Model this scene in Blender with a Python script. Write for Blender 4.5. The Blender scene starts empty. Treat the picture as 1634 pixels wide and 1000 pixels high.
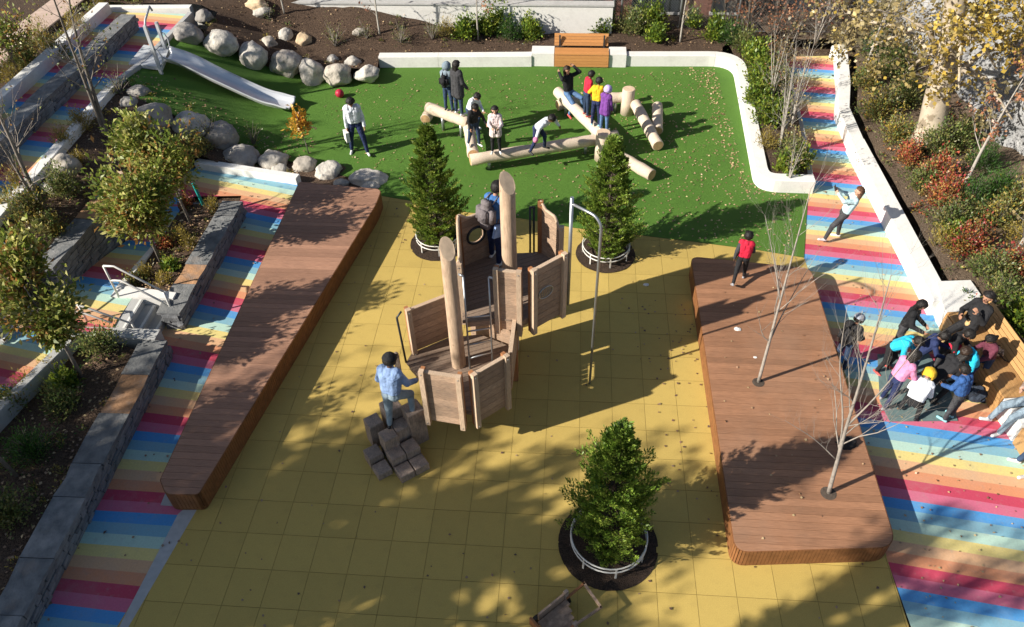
import bpy, bmesh, math, random
import numpy as np
from mathutils import Vector, Matrix, noise
R_=math.radians
rnd=random.Random(7)
npr=np.random.RandomState(7)
S=bpy.context.scene
COL=S.collection
# ------------------------------------------------------------------ camera
CH=11.3; F=1233.0; CX=817.0; CY=500.0
def _n(v):
    v=np.array(v,float); return v/np.linalg.norm(v)
_down=_n((853-CX,-(1788-CY),-F)); UPc=-_down
_t=np.array((940-CX,-(-685-CY),-F)); Yc=_n(_t-UPc*_t.dot(UPc)); Xc=np.cross(Yc,UPc)
ROT=np.array([Xc,Yc,UPc])
cam=bpy.data.cameras.new('camera'); camo=bpy.data.objects.new('camera',cam); COL.objects.link(camo)
camo.matrix_world=Matrix.Translation((0,0,CH))@Matrix([list(r) for r in ROT]).to_4x4()
cam.sensor_fit='HORIZONTAL'; cam.sensor_width=36; cam.lens=F/1634*36; cam.clip_end=1000; cam.clip_start=.1
S.camera=camo
# ------------------------------------------------------------------ light
SUN_AZ=R_(25); SUN_EL=R_(29.8)   # shadows run towards SUN_AZ from +X
w=bpy.data.worlds.new('World'); S.world=w; w.use_nodes=True
nt=w.node_tree; nt.nodes.clear()
sky=nt.nodes.new('ShaderNodeTexSky'); sky.sky_type='NISHITA'; sky.sun_disc=False
sky.sun_elevation=SUN_EL
tosun=Vector((-math.cos(SUN_AZ)*math.cos(SUN_EL),-math.sin(SUN_AZ)*math.cos(SUN_EL),math.sin(SUN_EL)))
sky.sun_rotation=math.atan2(tosun.x,tosun.y)
bg=nt.nodes.new('ShaderNodeBackground'); bg.inputs[1].default_value=.062
wo=nt.nodes.new('ShaderNodeOutputWorld'); nt.links.new(sky.outputs[0],bg.inputs[0]); nt.links.new(bg.outputs[0],wo.inputs[0])
sl=bpy.data.lights.new('sun','SUN'); sl.energy=5.0; sl.angle=R_(.53); sl.color=(1,.93,.82)
so=bpy.data.objects.new('sun',sl); COL.objects.link(so); so.rotation_euler=tosun.to_track_quat('Z','Y').to_euler()
S.view_settings.view_transform='Standard'; S.view_settings.look='None'; S.view_settings.gamma=1
S.view_settings.exposure=0.78; S.view_settings.use_curve_mapping=False
# ------------------------------------------------------------------ pixel -> place
def ray(px,py):
    return ROT@np.array([px-CX,-(py-CY),-F])
def G(px,py,z=0.0):
    d=ray(px,py); s=(z-CH)/d[2]; return (d[0]*s,d[1]*s)
def G3(px,py,z=0.0):
    x,y=G(px,py,z); return Vector((x,y,z))
def aty(px,py,yy):
    d=ray(px,py); s=yy/d[1]; return Vector((d[0]*s,yy,CH+d[2]*s))
def GT(px,py,fn):
    z=5.0
    while z>-1:
        x,y=G(px,py,z)
        if z<=fn(x,y): break
        z-=.02
    return Vector((x,y,z))
def zat(px,py,bx,by):
    """height on the vertical above (bx,by) that shows at pixel row py"""
    lo,hi=-1,8
    for _ in range(30):
        m=(lo+hi)/2; c=ROT.T@np.array([bx,by,m-CH]); yy=CY-F*c[1]/-c[2]
        if yy>py: lo=m
        else: hi=m
    return m
def ss(t):
    t=max(0,min(1,t)); return t*t*(3-2*t)
def hill(x,y):
    a=ss((-8-x)/4.2); b=ss((y-15.4)/2.5); c=ss((-10.42-x)/.4)
    return 1.5*a*max(b,c)
def zB(x,y):   # the middle ramp
    return .46*ss((15.0-y)/3.6)+max(0,(11.0-y))*.05
# ------------------------------------------------------------------ materials
MATS={}
def srgb(*c):
    return tuple((v/255/12.92 if v/255<=.04045 else ((v/255+.055)/1.055)**2.4) for v in c)
def mat(name,col,rough=.75,var=.12,scale=6,bump=.0,bscale=40,metal=0,col2=None,spec=.3,trans=0,stretch=None,detail=6,dist=.02):
    if name in MATS: return MATS[name]
    m=bpy.data.materials.new(name); m.use_nodes=True; t=m.node_tree; n=t.nodes; L=t.links
    b=n['Principled BSDF']; b.inputs['Roughness'].default_value=rough; b.inputs['Metallic'].default_value=metal
    b.inputs['Specular IOR Level'].default_value=spec
    tc=n.new('ShaderNodeTexCoord'); src=tc.outputs['Object']
    if stretch:
        mp=n.new('ShaderNodeMapping'); mp.inputs['Scale'].default_value=stretch; L.new(src,mp.inputs[0]); src=mp.outputs[0]
    nz=n.new('ShaderNodeTexNoise'); nz.inputs['Scale'].default_value=scale; nz.inputs['Detail'].default_value=detail; L.new(src,nz.inputs['Vector'])
    cr=n.new('ShaderNodeMapRange'); cr.inputs[1].default_value=.3; cr.inputs[2].default_value=.7; L.new(nz.outputs[0],cr.inputs[0])
    mx=n.new('ShaderNodeMix'); mx.data_type='RGBA'
    c2=col2 or tuple(min(1,c*(1+var)) for c in col); c1=col if col2 else tuple(c*(1-var) for c in col)
    mx.inputs[6].default_value=(*c1,1); mx.inputs[7].default_value=(*c2,1); L.new(cr.outputs[0],mx.inputs[0])
    oi=n.new('ShaderNodeObjectInfo'); hs=n.new('ShaderNodeHueSaturation'); mr=n.new('ShaderNodeMapRange')
    mr.inputs[3].default_value=1-var*.6; mr.inputs[4].default_value=1+var*.6; L.new(oi.outputs['Random'],mr.inputs[0]); L.new(mr.outputs[0],hs.inputs['Value'])
    L.new(mx.outputs[2],hs.inputs['Color']); L.new(hs.outputs[0],b.inputs['Base Color'])
    if bump:
        n2=n.new('ShaderNodeTexNoise'); n2.inputs['Scale'].default_value=bscale; n2.inputs['Detail'].default_value=4; L.new(src,n2.inputs['Vector'])
        bp=n.new('ShaderNodeBump'); bp.inputs['Strength'].default_value=bump; bp.inputs['Distance'].default_value=dist; L.new(n2.outputs[0],bp.inputs['Height']); L.new(bp.outputs[0],b.inputs['Normal'])
    if trans:
        tr=n.new('ShaderNodeBsdfTranslucent'); L.new(hs.outputs[0],tr.inputs[0]); ms=n.new('ShaderNodeMixShader'); ms.inputs[0].default_value=trans
        L.new(b.outputs[0],ms.inputs[1]); L.new(tr.outputs[0],ms.inputs[2]); L.new(ms.outputs[0],n['Material Output'].inputs[0])
    MATS[name]=m; m['b']=1
    return m
def speckle(m,scale=60,amount=.5,col=(.05,.04,.03),thr=.08,lo=0):
    """small dark grains / dirt in the colour of an existing material"""
    t=m.node_tree; n=t.nodes; L=t.links; b=n['Principled BSDF']; src=b.inputs['Base Color'].links[0].from_socket
    tc=n.new('ShaderNodeTexCoord'); v=n.new('ShaderNodeTexVoronoi'); v.inputs['Scale'].default_value=scale; L.new(tc.outputs['Object'],v.inputs['Vector'])
    r=n.new('ShaderNodeMapRange'); r.inputs[1].default_value=thr; r.inputs[2].default_value=thr+.12; r.inputs[3].default_value=amount; r.inputs[4].default_value=lo; L.new(v.outputs[0],r.inputs[0])
    x=n.new('ShaderNodeMix'); x.data_type='RGBA'; L.new(r.outputs[0],x.inputs[0]); L.new(src,x.inputs[6]); x.inputs[7].default_value=(*col,1); L.new(x.outputs[2],b.inputs['Base Color'])
def blotch(m,scale=1.2,amount=.25,col=(.1,.08,.05),lo=.5,hi=.75):
    t=m.node_tree; n=t.nodes; L=t.links; b=n['Principled BSDF']; src=b.inputs['Base Color'].links[0].from_socket
    tc=n.new('ShaderNodeTexCoord'); v=n.new('ShaderNodeTexNoise'); v.inputs['Scale'].default_value=scale; v.inputs['Detail'].default_value=9; v.inputs['Roughness'].default_value=.65; L.new(tc.outputs['Object'],v.inputs['Vector'])
    r=n.new('ShaderNodeMapRange'); r.inputs[1].default_value=lo; r.inputs[2].default_value=hi; r.inputs[3].default_value=0; r.inputs[4].default_value=amount; L.new(v.outputs[0],r.inputs[0])
    x=n.new('ShaderNodeMix'); x.data_type='RGBA'; L.new(r.outputs[0],x.inputs[0]); L.new(src,x.inputs[6]); x.inputs[7].default_value=(*col,1); L.new(x.outputs[2],b.inputs['Base Color'])
M_tile=mat('yellow_rubber',(.50,.36,.10),.9,.09,90,.6,160,dist=.008); speckle(M_tile,70,.45,(.2,.14,.04),.12); speckle(M_tile,38,.3,(.75,.6,.25),.06); blotch(M_tile,.8,.30,(.26,.18,.05),.42,.75); blotch(M_tile,3.5,.22,(.20,.15,.06),.55,.75)
M_under=mat('tile_joint',(.29,.21,.055),.95)
M_turf=mat('artificial_turf',(.068,.185,.016),.9,.25,160,.9,260,col2=(.14,.275,.045),dist=.03); blotch(M_turf,.7,.3,(.02,.10,.008),.4,.8)
M_mulch=mat('bark_mulch',(.040,.024,.016),.95,.3,28,1.0,45,col2=(.15,.098,.065),dist=.06); speckle(M_mulch,22,.55,(.20,.14,.09),.10)
M_mulchr=mat('dry_mulch',(.085,.058,.038),.95,.3,28,1.0,45,col2=(.24,.175,.12),dist=.05); speckle(M_mulchr,22,.5,(.34,.26,.19),.10)
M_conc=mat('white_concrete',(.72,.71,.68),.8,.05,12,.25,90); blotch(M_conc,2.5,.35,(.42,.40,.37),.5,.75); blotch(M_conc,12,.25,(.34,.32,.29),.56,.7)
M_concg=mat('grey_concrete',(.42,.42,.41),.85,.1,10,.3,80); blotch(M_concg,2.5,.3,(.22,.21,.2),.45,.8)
M_asph=mat('asphalt',(.055,.055,.055),.95)
M_deck=mat('brown_decking',(.33,.165,.09),.65,.26,14,.35,60,stretch=(.5,12,12)); blotch(M_deck,1.5,.35,(.12,.075,.05),.48,.75); blotch(M_deck,.5,.35,(.34,.22,.15),.5,.7)
M_deck2=mat('dark_decking',(.34,.185,.12),.65,.26,14,.35,60,stretch=(.5,12,12)); blotch(M_deck2,1.5,.25,(.10,.06,.045),.5,.8)
M_fascia=mat('deck_fascia',(.20,.085,.032),.6,.2,8)
M_bench=mat('bench_wood',(.50,.235,.082),.5,.12,10,.2,40,stretch=(1,10,10))
M_bench2=mat('golden_bench_wood',(.44,.25,.10),.5,.12,10,.2,40,stretch=(1,10,10))
M_wood=mat('weathered_wood',(.40,.275,.19),.75,.34,10,.4,40,stretch=(1.5,1.5,14)); blotch(M_wood,5,.4,(.2,.16,.13),.45,.7)
M_wood2=mat('pale_wood',(.50,.37,.26),.7,.2,10,.3,40,stretch=(8,8,1)); blotch(M_wood2,4,.3,(.33,.23,.16),.5,.75)
M_woodf=mat('floor_wood',(.24,.175,.13),.8,.25,10,.4,50,stretch=(2,10,10))
M_woodo=mat('orange_wood',(.36,.155,.065),.7,.2,10,.2,40,stretch=(8,8,1))
M_log=mat('debarked_log',(.60,.49,.38),.75,.14,5,.35,22,stretch=(9,9,1)); blotch(M_log,3,.35,(.34,.24,.17),.52,.75)
M_logend=mat('log_end',(.52,.33,.17),.8,.15,12); blotch(M_logend,9,.4,(.3,.17,.08),.5,.7)
M_stump=mat('grey_timber',(.36,.275,.215),.85,.25,9,.5,30,stretch=(6,6,1)); blotch(M_stump,7,.55,(.075,.07,.07),.42,.7)
M_steel=mat('galvanised_steel',(.42,.44,.46),.38,.1,5,metal=.75,spec=.5)
M_steeld=mat('dark_steel',(.06,.065,.07),.45,.1,5,metal=.5)
M_slide=mat('slide_steel',(.70,.72,.75),.35,.04,3,metal=.4,spec=.5)
M_slidew=mat('grey_painted_steel',(.50,.52,.54),.5,.05,3)
M_wirew=mat('pale_wire_ring',(.62,.61,.58),.5,.05,3,metal=.2)
M_soil=M_mulch
M_stone=mat('blue_grey_schist',(.105,.11,.12),.8,.35,7,.6,35,col2=(.21,.215,.225)); blotch(M_stone,3,.35,(.26,.19,.13),.6,.78)
M_cap=mat('schist_cap',(.11,.117,.122),.8,.3,5,.7,22,col2=(.24,.24,.235)); blotch(M_cap,2.0,.4,(.32,.2,.12),.58,.78)
M_caprust=mat('rusty_cap',(.34,.19,.10),.85,.3,5,.5,30); blotch(M_caprust,3,.6,(.2,.19,.18),.5,.7)
M_rock=mat('boulder_pale',(.50,.47,.42),.9,.2,3,.7,14,dist=.03); blotch(M_rock,5,.65,(.20,.19,.18),.48,.66); blotch(M_rock,1.5,.4,(.30,.26,.2),.5,.7); speckle(M_rock,30,.3,(.2,.19,.18),.1)
M_rockd=mat('boulder_grey',(.26,.245,.23),.9,.25,3,.7,14,col2=(.40,.37,.33),dist=.03); blotch(M_rockd,5,.5,(.13,.125,.12),.48,.7)
M_rocky=mat('boulder_tan',(.55,.42,.27),.9,.2,3,.6,14)
M_cliff=mat('grey_gneiss',(.17,.175,.18),.85,.3,1.6,1.0,6,col2=(.36,.36,.36),dist=.15); blotch(M_cliff,3,.6,(.10,.10,.11),.5,.7)
M_brick=mat('brick_wall',(.22,.10,.075),.9,.25,9,.5,30)
M_winb=mat('dark_glass',(.03,.035,.045),.15,.1,2,spec=.6)
M_bark=mat('grey_bark',(.20,.175,.15),.9,.3,10,.7,30,stretch=(3,3,1))
M_birch=mat('pale_bark',(.36,.33,.29),.85,.25,9,.5,24); blotch(M_birch,9,.5,(.12,.10,.08),.55,.72)
M_birchg=mat('grey_birch_bark',(.27,.24,.21),.85,.25,9,.5,24)
M_barkd=mat('dark_bark',(.085,.065,.05),.9,.3,10,.7,30)
M_plane=mat('mottled_bark',(.40,.34,.26),.85,.15,4,.3,14); blotch(M_plane,2.6,.8,(.19,.15,.10),.52,.58)
M_teal=mat('teal_stake_paint',(.01,.26,.24),.5,.05)
M_yelstake=mat('yellow_stake_paint',(.6,.38,.02),.5,.05)
M_black=mat('black_rubber',(.015,.015,.016),.7,.1)
def leafmats(pre,cols,tr=.3):
    return [mat(pre+'_leaf_'+str(i),c,.42,.25,3,trans=tr,spec=.5) for i,c in enumerate(cols)]
LV_th=leafmats('thuja',[(.16,.26,.035),(.23,.34,.05),(.09,.16,.022),(.32,.40,.07)],.3)
LV_mag=leafmats('maple',[(.24,.30,.05),(.38,.40,.09),(.13,.19,.03),(.55,.52,.17),(.38,.20,.06)],.45)
LV_shr=leafmats('shrub',[(.12,.18,.05),(.20,.24,.07),(.30,.28,.10)],.4)
LV_dark=leafmats('pine',[(.05,.13,.02),(.08,.17,.03),(.035,.09,.02)],.3)
LV_lime=leafmats('lime',[(.22,.30,.03),(.14,.23,.03),(.30,.34,.05),(.08,.14,.025)],.35)
LV_yel=leafmats('yellow',[(.52,.36,.06),(.42,.30,.07),(.62,.44,.08),(.30,.24,.07)],.35)
LV_pale=leafmats('pale',[(.36,.28,.13),(.28,.23,.11),(.42,.33,.13),(.20,.17,.09)],.3)
LV_red=leafmats('nandina',[(.40,.09,.05),(.48,.20,.06),(.34,.05,.05),(.20,.14,.05),(.45,.30,.09)],.3)
LV_rust=leafmats('rust',[(.33,.14,.07),(.40,.20,.10),(.24,.10,.06)],.3)
LV_gold=leafmats('goldgrass',[(.42,.32,.06),(.33,.25,.05),(.26,.22,.06)],.3)
LV_litter=leafmats('litter',[(.42,.27,.15),(.50,.36,.20),(.30,.17,.09),(.55,.42,.22)],.1)
LV_litterd=leafmats('brown_litter',[(.24,.14,.09),(.16,.095,.07),(.34,.23,.15)],.1)
# ------------------------------------------------------------------ mesh helpers
class MB:
    def __init__(s): s.v=[]; s.f=[]; s.m=[]; s.mats=[]; s.sm=[]
    def mi(s,m):
        if m not in s.mats: s.mats.append(m)
        return s.mats.index(m)
    def add(s,vs,fs,m,smooth=False):
        o=len(s.v); s.v+= [tuple(v) for v in vs]; k=s.mi(m)
        for f in fs: s.f.append(tuple(o+i for i in f)); s.m.append(k); s.sm.append(smooth)
    def box(s,c,d,m,rz=0,mat3=None,jit=0):
        cx,cy,cz=c; hx,hy,hz=d[0]/2,d[1]/2,d[2]/2
        cs,sn=math.cos(rz),math.sin(rz); vs=[]
        for z in (-hz,hz):
            for x,y in ((-hx,-hy),(hx,-hy),(hx,hy),(-hx,hy)):
                if jit: x+=rnd.uniform(-jit,jit); y+=rnd.uniform(-jit,jit); 
                if mat3 is not None:
                    p=mat3@Vector((x,y,z)); vs.append((cx+p.x,cy+p.y,cz+p.z))
                else: vs.append((cx+x*cs-y*sn,cy+x*sn+y*cs,cz+z))
        s.add(vs,[(3,2,1,0),(4,5,6,7),(0,1,5,4),(1,2,6,5),(2,3,7,6),(3,0,4,7)],m)
    def tube(s,pts,r,m,n=8,caps=True,smooth=True,endmat=None):
        pts=[Vector(p) for p in pts]; rs=r if isinstance(r,(list,tuple)) else [r]*len(pts)
        rings=[]; vs=[]; up=None
        for i,p in enumerate(pts):
            d=(pts[min(i+1,len(pts)-1)]-pts[max(i-1,0)])
            if d.length<1e-9: d=Vector((0,0,1))
            d.normalize()
            if up is None:
                up=Vector((0,0,1)) if abs(d.z)<.9 else Vector((1,0,0))
            a=d.cross(up)
            if a.length<1e-6: a=d.orthogonal()
            a.normalize(); b=a.cross(d).normalized(); up=b
            for k in range(n):
                t=2*math.pi*k/n; vs.append(p+(a*math.cos(t)+b*math.sin(t))*rs[i])
        fs=[]
        for i in range(len(pts)-1):
            for k in range(n):
                q=(k+1)%n; fs.append((i*n+k,i*n+q,(i+1)*n+q,(i+1)*n+k))
        s.add(vs,fs,m,smooth)
        if caps:
            o=len(s.v)-len(vs); k=s.mi(endmat or m)
            s.f.append(tuple(o+i for i in range(n))[::-1]); s.m.append(k); s.sm.append(False)
            s.f.append(tuple(o+(len(pts)-1)*n+i for i in range(n))); s.m.append(k); s.sm.append(False)
    def prism(s,poly,z0,z1,m,mside=None):
        n=len(poly); vs=[(x,y,z0) for x,y in poly]+[(x,y,z1) for x,y in poly]
        s.add(vs,[tuple(range(n,2*n))],m)
        o=len(s.v)-2*n; k=s.mi(mside or m)
        for i in range(n):
            j=(i+1)%n; s.f.append((o+i,o+j,o+n+j,o+n+i)); s.m.append(k); s.sm.append(False)
        s.f.append(tuple(o+i for i in range(n))[::-1]); s.m.append(k); s.sm.append(False)
    def sphere(s,c,r,m,u=10,v=7,sc=(1,1,1)):
        vs=[];fs=[]
        for i in range(v+1):
            t=math.pi*i/v
            for k in range(u):
                p=2*math.pi*k/u; vs.append((c[0]+r*sc[0]*math.sin(t)*math.cos(p),c[1]+r*sc[1]*math.sin(t)*math.sin(p),c[2]+r*sc[2]*math.cos(t)))
        for i in range(v):
            for k in range(u): q=(k+1)%u; fs.append((i*u+k,(i+1)*u+k,(i+1)*u+q,i*u+q))
        s.add(vs,fs,m,True)
    def mesh(s,name):
        me=bpy.data.meshes.new(name); me.from_pydata(s.v,[],s.f)
        for m in s.mats: me.materials.append(m)
        if s.f:
            me.polygons.foreach_set('material_index',s.m); me.polygons.foreach_set('use_smooth',s.sm)
        me.update(); return me
    def build(s,name,parent=None,**kw):
        o=bpy.data.objects.new(name,s.mesh(name)); COL.objects.link(o)
        if parent is not None: o.parent=parent; o.matrix_parent_inverse=Matrix.Identity(4)
        for k,v in kw.items(): o[k]=v
        return o
def area(p): return .5*sum(p[i][0]*p[(i+1)%len(p)][1]-p[(i+1)%len(p)][0]*p[i][1] for i in range(len(p)))
def ccw(p): return list(p) if area(p)>0 else list(p)[::-1]
def clip(poly,a,b,c):
    """keep a*x+b*y>=c"""
    out=[]; n=len(poly)
    for i in range(n):
        p,q=poly[i],poly[(i+1)%n]; dp=a*p[0]+b*p[1]-c; dq=a*q[0]+b*q[1]-c
        if dp>=0: out.append(p)
        if (dp>=0)!=(dq>=0):
            t=dp/(dp-dq); out.append((p[0]+(q[0]-p[0])*t,p[1]+(q[1]-p[1])*t))
    return out
def rect_clip(poly,x0,y0,x1,y1):
    for a,b,c in ((1,0,x0),(-1,0,-x1),(0,1,y0),(0,-1,-y1)):
        poly=clip(poly,a,b,c)
        if len(poly)<3: return []
    return poly
def inside(x,y,poly):
    r=False; n=len(poly); j=n-1
    for i in range(n):
        xi,yi=poly[i]; xj,yj=poly[j]
        if (yi>y)!=(yj>y) and x<(xj-xi)*(y-yi)/(yj-yi)+xi: r=not r
        j=i
    return r
def rounded(poly,r,n=6):
    out=[]; N=len(poly)
    rs=r if isinstance(r,(list,tuple)) else [r]*N
    for i in range(N):
        p=Vector(poly[i]); a=Vector(poly[i-1])-p; b=Vector(poly[(i+1)%N])-p; rr=min(rs[i],a.length*.45,b.length*.45)
        if rr<=0: out.append(tuple(p)); continue
        a=p+a.normalized()*rr; b=p+b.normalized()*rr
        for k in range(n+1):
            t=k/n; q=a*(1-t)**2+p*2*t*(1-t)+b*t*t; out.append(tuple(q))
    return out
def thing(name,label,cat,loc=(0,0,0),rz=0,group=None):
    o=bpy.data.objects.new(name,None); COL.objects.link(o); o.location=loc; o.rotation_euler=(0,0,rz); o.empty_display_size=.1
    o['label']=label; o['category']=cat
    if group: o['group']=group
    return o
def tag(o,label,cat,group=None):
    o['label']=label; o['category']=cat
    if group: o['group']=group
    return o
def grid_sheet(name,poly,zf,m,step=.4,noise_amp=.0,nscale=1.5,kind='structure',skirt=0,parent=None):
    """height-field sheet over a polygon, built of clipped grid cells"""
    xs=[p[0] for p in poly]; ys=[p[1] for p in poly]; mb=MB(); cache={}; poly=ccw(poly)
    def vid(x,y):
        k=(round(x,4),round(y,4))
        if k not in cache:
            z=zf(x,y)
            if noise_amp: z+=noise_amp*noise.fractal((x*nscale,y*nscale,0.3),.8,2.1,4)
            cache[k]=len(mb.v); mb.v.append((x,y,z))
        return cache[k]
    mi=mb.mi(m); x=math.floor(min(xs)/step)*step
    while x<max(xs):
        y=math.floor(min(ys)/step)*step
        while y<max(ys):
            c=rect_clip(poly,x,y,x+step,y+step)
            if len(c)>=3 and abs(area(c))>1e-5:
                ids=[]
                for p in c:
                    i=vid(*p)
                    if i not in ids: ids.append(i)
                if len(ids)>=3: mb.f.append(tuple(ids)); mb.m.append(mi); mb.sm.append(True)
            y+=step
        x+=step
    if skirt:
        n=len(poly)
        for i in range(n):
            p,q=poly[i],poly[(i+1)%n]
            mb.add([(p[0],p[1],zf(*p)),(q[0],q[1],zf(*q)),(q[0],q[1],zf(*q)-skirt),(p[0],p[1],zf(*p)-skirt)],[(0,3,2,1)],m)
    return mb.build(name,parent,**({'kind':kind} if kind else {}))
# ================================================================== GROUND
o=MB(); o.add([(-150,-80,-.12),(150,-80,-.12),(150,200,-.12),(-150,200,-.12)],[(0,1,2,3)],M_mulch); o.build('ground',kind='structure')
# --- rubber playground surface
Y=[G(*p) for p in ((150,1060),(312,795),(285,720),(606,312),(660,321),(740,338),(830,348),(920,364),(1010,374),(1110,386),(1210,399),(1283,411))]+[G(1350,600),G(1415,890),G(1470,1060)]
Y=ccw(Y)
surf=MB(); surf.add([(x,y,-.010) for x,y in Y],[tuple(range(len(Y)))],M_under); surf=surf.build('playground_surface',kind='structure')
TP=.603; TQ=.62; tiles=[]
for i in range(-12,20):
    for j in range(-6,22):
        x0=-2.64+i*TP; y0=5.098+j*TQ
        c=rect_clip(Y,x0+.003,y0+.003,x0+TP-.003,y0+TQ-.003)
        if len(c)>=3 and abs(area(c))>.004: tiles.append((y0+abs(x0)*.1,ccw(c),x0,y0))
tiles.sort(key=lambda t:t[0])
rest=MB(); tcache={}
for k,(_,c,x0,y0) in enumerate(tiles):
    if k<300:
        full=abs(abs(area(c))-(TP-.006)*(TQ-.006))<1e-4
        if full and 'm' in tcache: me=tcache['m']
        else:
            mb=MB(); cc=[(x-x0,y-y0) for x,y in c]; mb.prism(cc,-.009,0,M_tile,M_under); me=mb.mesh('rubber_tile')
            if full: tcache['m']=me
        ob=bpy.data.objects.new('rubber_tile',me); COL.objects.link(ob); ob.parent=surf; ob.location=(x0,y0,0)
    else: rest.prism(c,-.009,0,M_tile,M_under)
rest.build('rubber_tile_field',surf,kind='stuff')
# --- rainbow paths
RB=[('paint_pink',(.53,.13,.21)),('paint_crimson',(.47,.055,.10)),('paint_orange',(.58,.25,.13)),('paint_peach',(.60,.36,.20)),
    ('paint_yellow',(.64,.53,.20)),('paint_aqua',(.40,.57,.48)),('paint_mid_blue',(.19,.38,.47)),('paint_blue',(.075,.28,.58))]
RBM=[]
for a,c in RB:
    m=mat(a,c,.8,.06,30,.35,120,dist=.005); blotch(m,1.6,.30,(.36,.34,.31),.48,.8); blotch(m,9,.28,(.30,.28,.25),.56,.72); speckle(m,30,.3,(.25,.22,.18),.05); RBM.append(m)
def striped(name,poly,lines,zf,parent=None,skirt=0):
    lines=[(Vector(a),Vector(b)) for a,b in lines]; lines.sort(key=lambda l:l[0].y+l[1].y)
    for _ in range(3):
        a,b=lines[-1]; lines.append((a+Vector((0,1.62)),b+Vector((0,1.62))))
        a,b=lines[0]; lines.insert(0,(a-Vector((0,1.62)),b-Vector((0,1.62))))
    mb=MB(); poly=ccw(poly)
    for k in range(len(lines)-1):
        for i in range(8):
            def ln(t):
                a=lines[k][0].lerp(lines[k+1][0],t); b=lines[k][1].lerp(lines[k+1][1],t); d=b-a; n=Vector((-d.y,d.x))
                if n.y<0: n=-n
                return n.x,n.y,n.dot(a)
            a,b,c=ln(i/8); q=clip(poly,a,b,c)
            if len(q)<3: continue
            a,b,c=ln((i+1)/8); q=clip(q,-a,-b,-c)
            if len(q)<3 or abs(area(q))<1e-5: continue
            x=min(p[0] for p in q)
            while x<max(p[0] for p in q):   # narrow bands keep every face simple
                c=clip(clip(q,1,0,x),-1,0,-(x+.3)); x+=.3
                if len(c)>2 and abs(area(c))>1e-6: mb.add([(u,v,zf(u,v)) for u,v in c],[tuple(range(len(c)))],RBM[i])
    if skirt:
        n=len(poly)
        for i in range(n):
            p,q=poly[i],poly[(i+1)%n]
            mb.add([(p[0],p[1],zf(*p)-.002),(q[0],q[1],zf(*q)-.002),(q[0],q[1],zf(*q)-skirt),(p[0],p[1],zf(*p)-skirt)],[(0,3,2,1)],M_concg)
    return mb.build(name,parent,kind='structure')
LR=[((1431,934),(1634,975.4)),((1409.8,790),(1634,828.5)),((1396.5,669),(1614,702)),((1306,479),(1509,506)),((1281,405),(1467,425)),((1287,344),(1431,356)),((1293,290),(1402,294.6)),((1293,237.7),(1372.6,241.7)),((1277,187),(1351,192.6)),((1280,146),(1349,151.4)),((1253,106),(1343,113))]
def fit(lines,y0,per,slope):   # regular stripes: measured lines pulled onto one slope
    out=[]
    for a,b in lines:
        a=Vector(G(*a)); b=Vector(G(*b)); out.append((a,b))
    return out
lr=[]
for a,b in LR:
    a=Vector(G(*a)); b=Vector(G(*b)); m=(a+b)/2; lr.append((m-Vector((1.2,-.17)),m+Vector((1.2,-.17))))
a,b=lr[2]; c,d=lr[3]; lr.insert(3,((a+c)/2,(b+d)/2))
PR=[G(*p) for p in ((1475,1060),(1415,890),(1340,600),(1283,425),(1283,411),(1285,300),(1290,262),(1283,225),(1272,180),(1263,140),(1252,100),(1262,90),(1342,88),(1350,110),(1352,150),(1350,190),(1372,242),(1400,295),(1440,370),(1470,427),(1509,503),(1560,600),(1600,650),(1660,760),(1740,1060))]
striped('rainbow_path',PR,lr,lambda x,y:-.004)
LL=[((88,963),(193,976)),((160.6,814),(291,821.5)),((223,687),(292,694.5)),((276,578),(341,589)),((323.7,486),(376,497)),((361,408),(410,417)),((394,338),(447,349))]
PA=[G(*p) for p in ((20,1060),(75,998),(160,815),(276,576),(258,556),(228,540),(262,500),(321,498),(394,325),(385,312),(310,313),(258,365),(225,372),(245,300),(312,266),(474,292))]+[(G(478,290,.46)[0]+.12,G(478,290,.46)[1]),(G(256,765,.46)[0]+.12,G(256,765,.46)[1]),G(275,800),G(312,795),G(150,1060)]
PA=[(x-.2,y) if -8.02<x<-7.5 else (x,y) for x,y in PA]
def zA(x,y): return -.004
striped('lower_rainbow_ramp',PA,[(Vector(G(*a)),Vector(G(*b))) for a,b in LL],zA)
mb=MB(); mb.add([(*G(*p),.001) for p in ((284,820),(312,796),(324,796),(205,1000),(165,1060),(148,1060),(190,1000))],[tuple(range(7))],M_concg)
mb.add([(*G(*p),.0015) for p in ((256,806),(264,786),(320,797),(308,810))],[(0,1,2,3)],M_concg); mb.build('path_border',kind='structure')
# middle ramp
PB=[(-9.50,15.3),(-9.50,11.5),(-9.05,11.35),(-9.05,10.35),(-9.75,10.25),(-10.15,8.2),(-10.6,5.5),(-12.4,5.5),(-11.2,9.2),(-10.62,11.55),(-10.30,13.6),(-10.35,15.3)]
LB=[((-10.9+.55,8.75),(-9.9,8.65)),((-10.6,10.3),(-9.6,10.1)),((-10.4,12.0),(-9.5,11.85)),((-10.3,13.65),(-9.4,13.55))]
striped('middle_rainbow_ramp',PB,[(Vector(a),Vector(b)) for a,b in LB],zB,skirt=.6)
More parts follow.
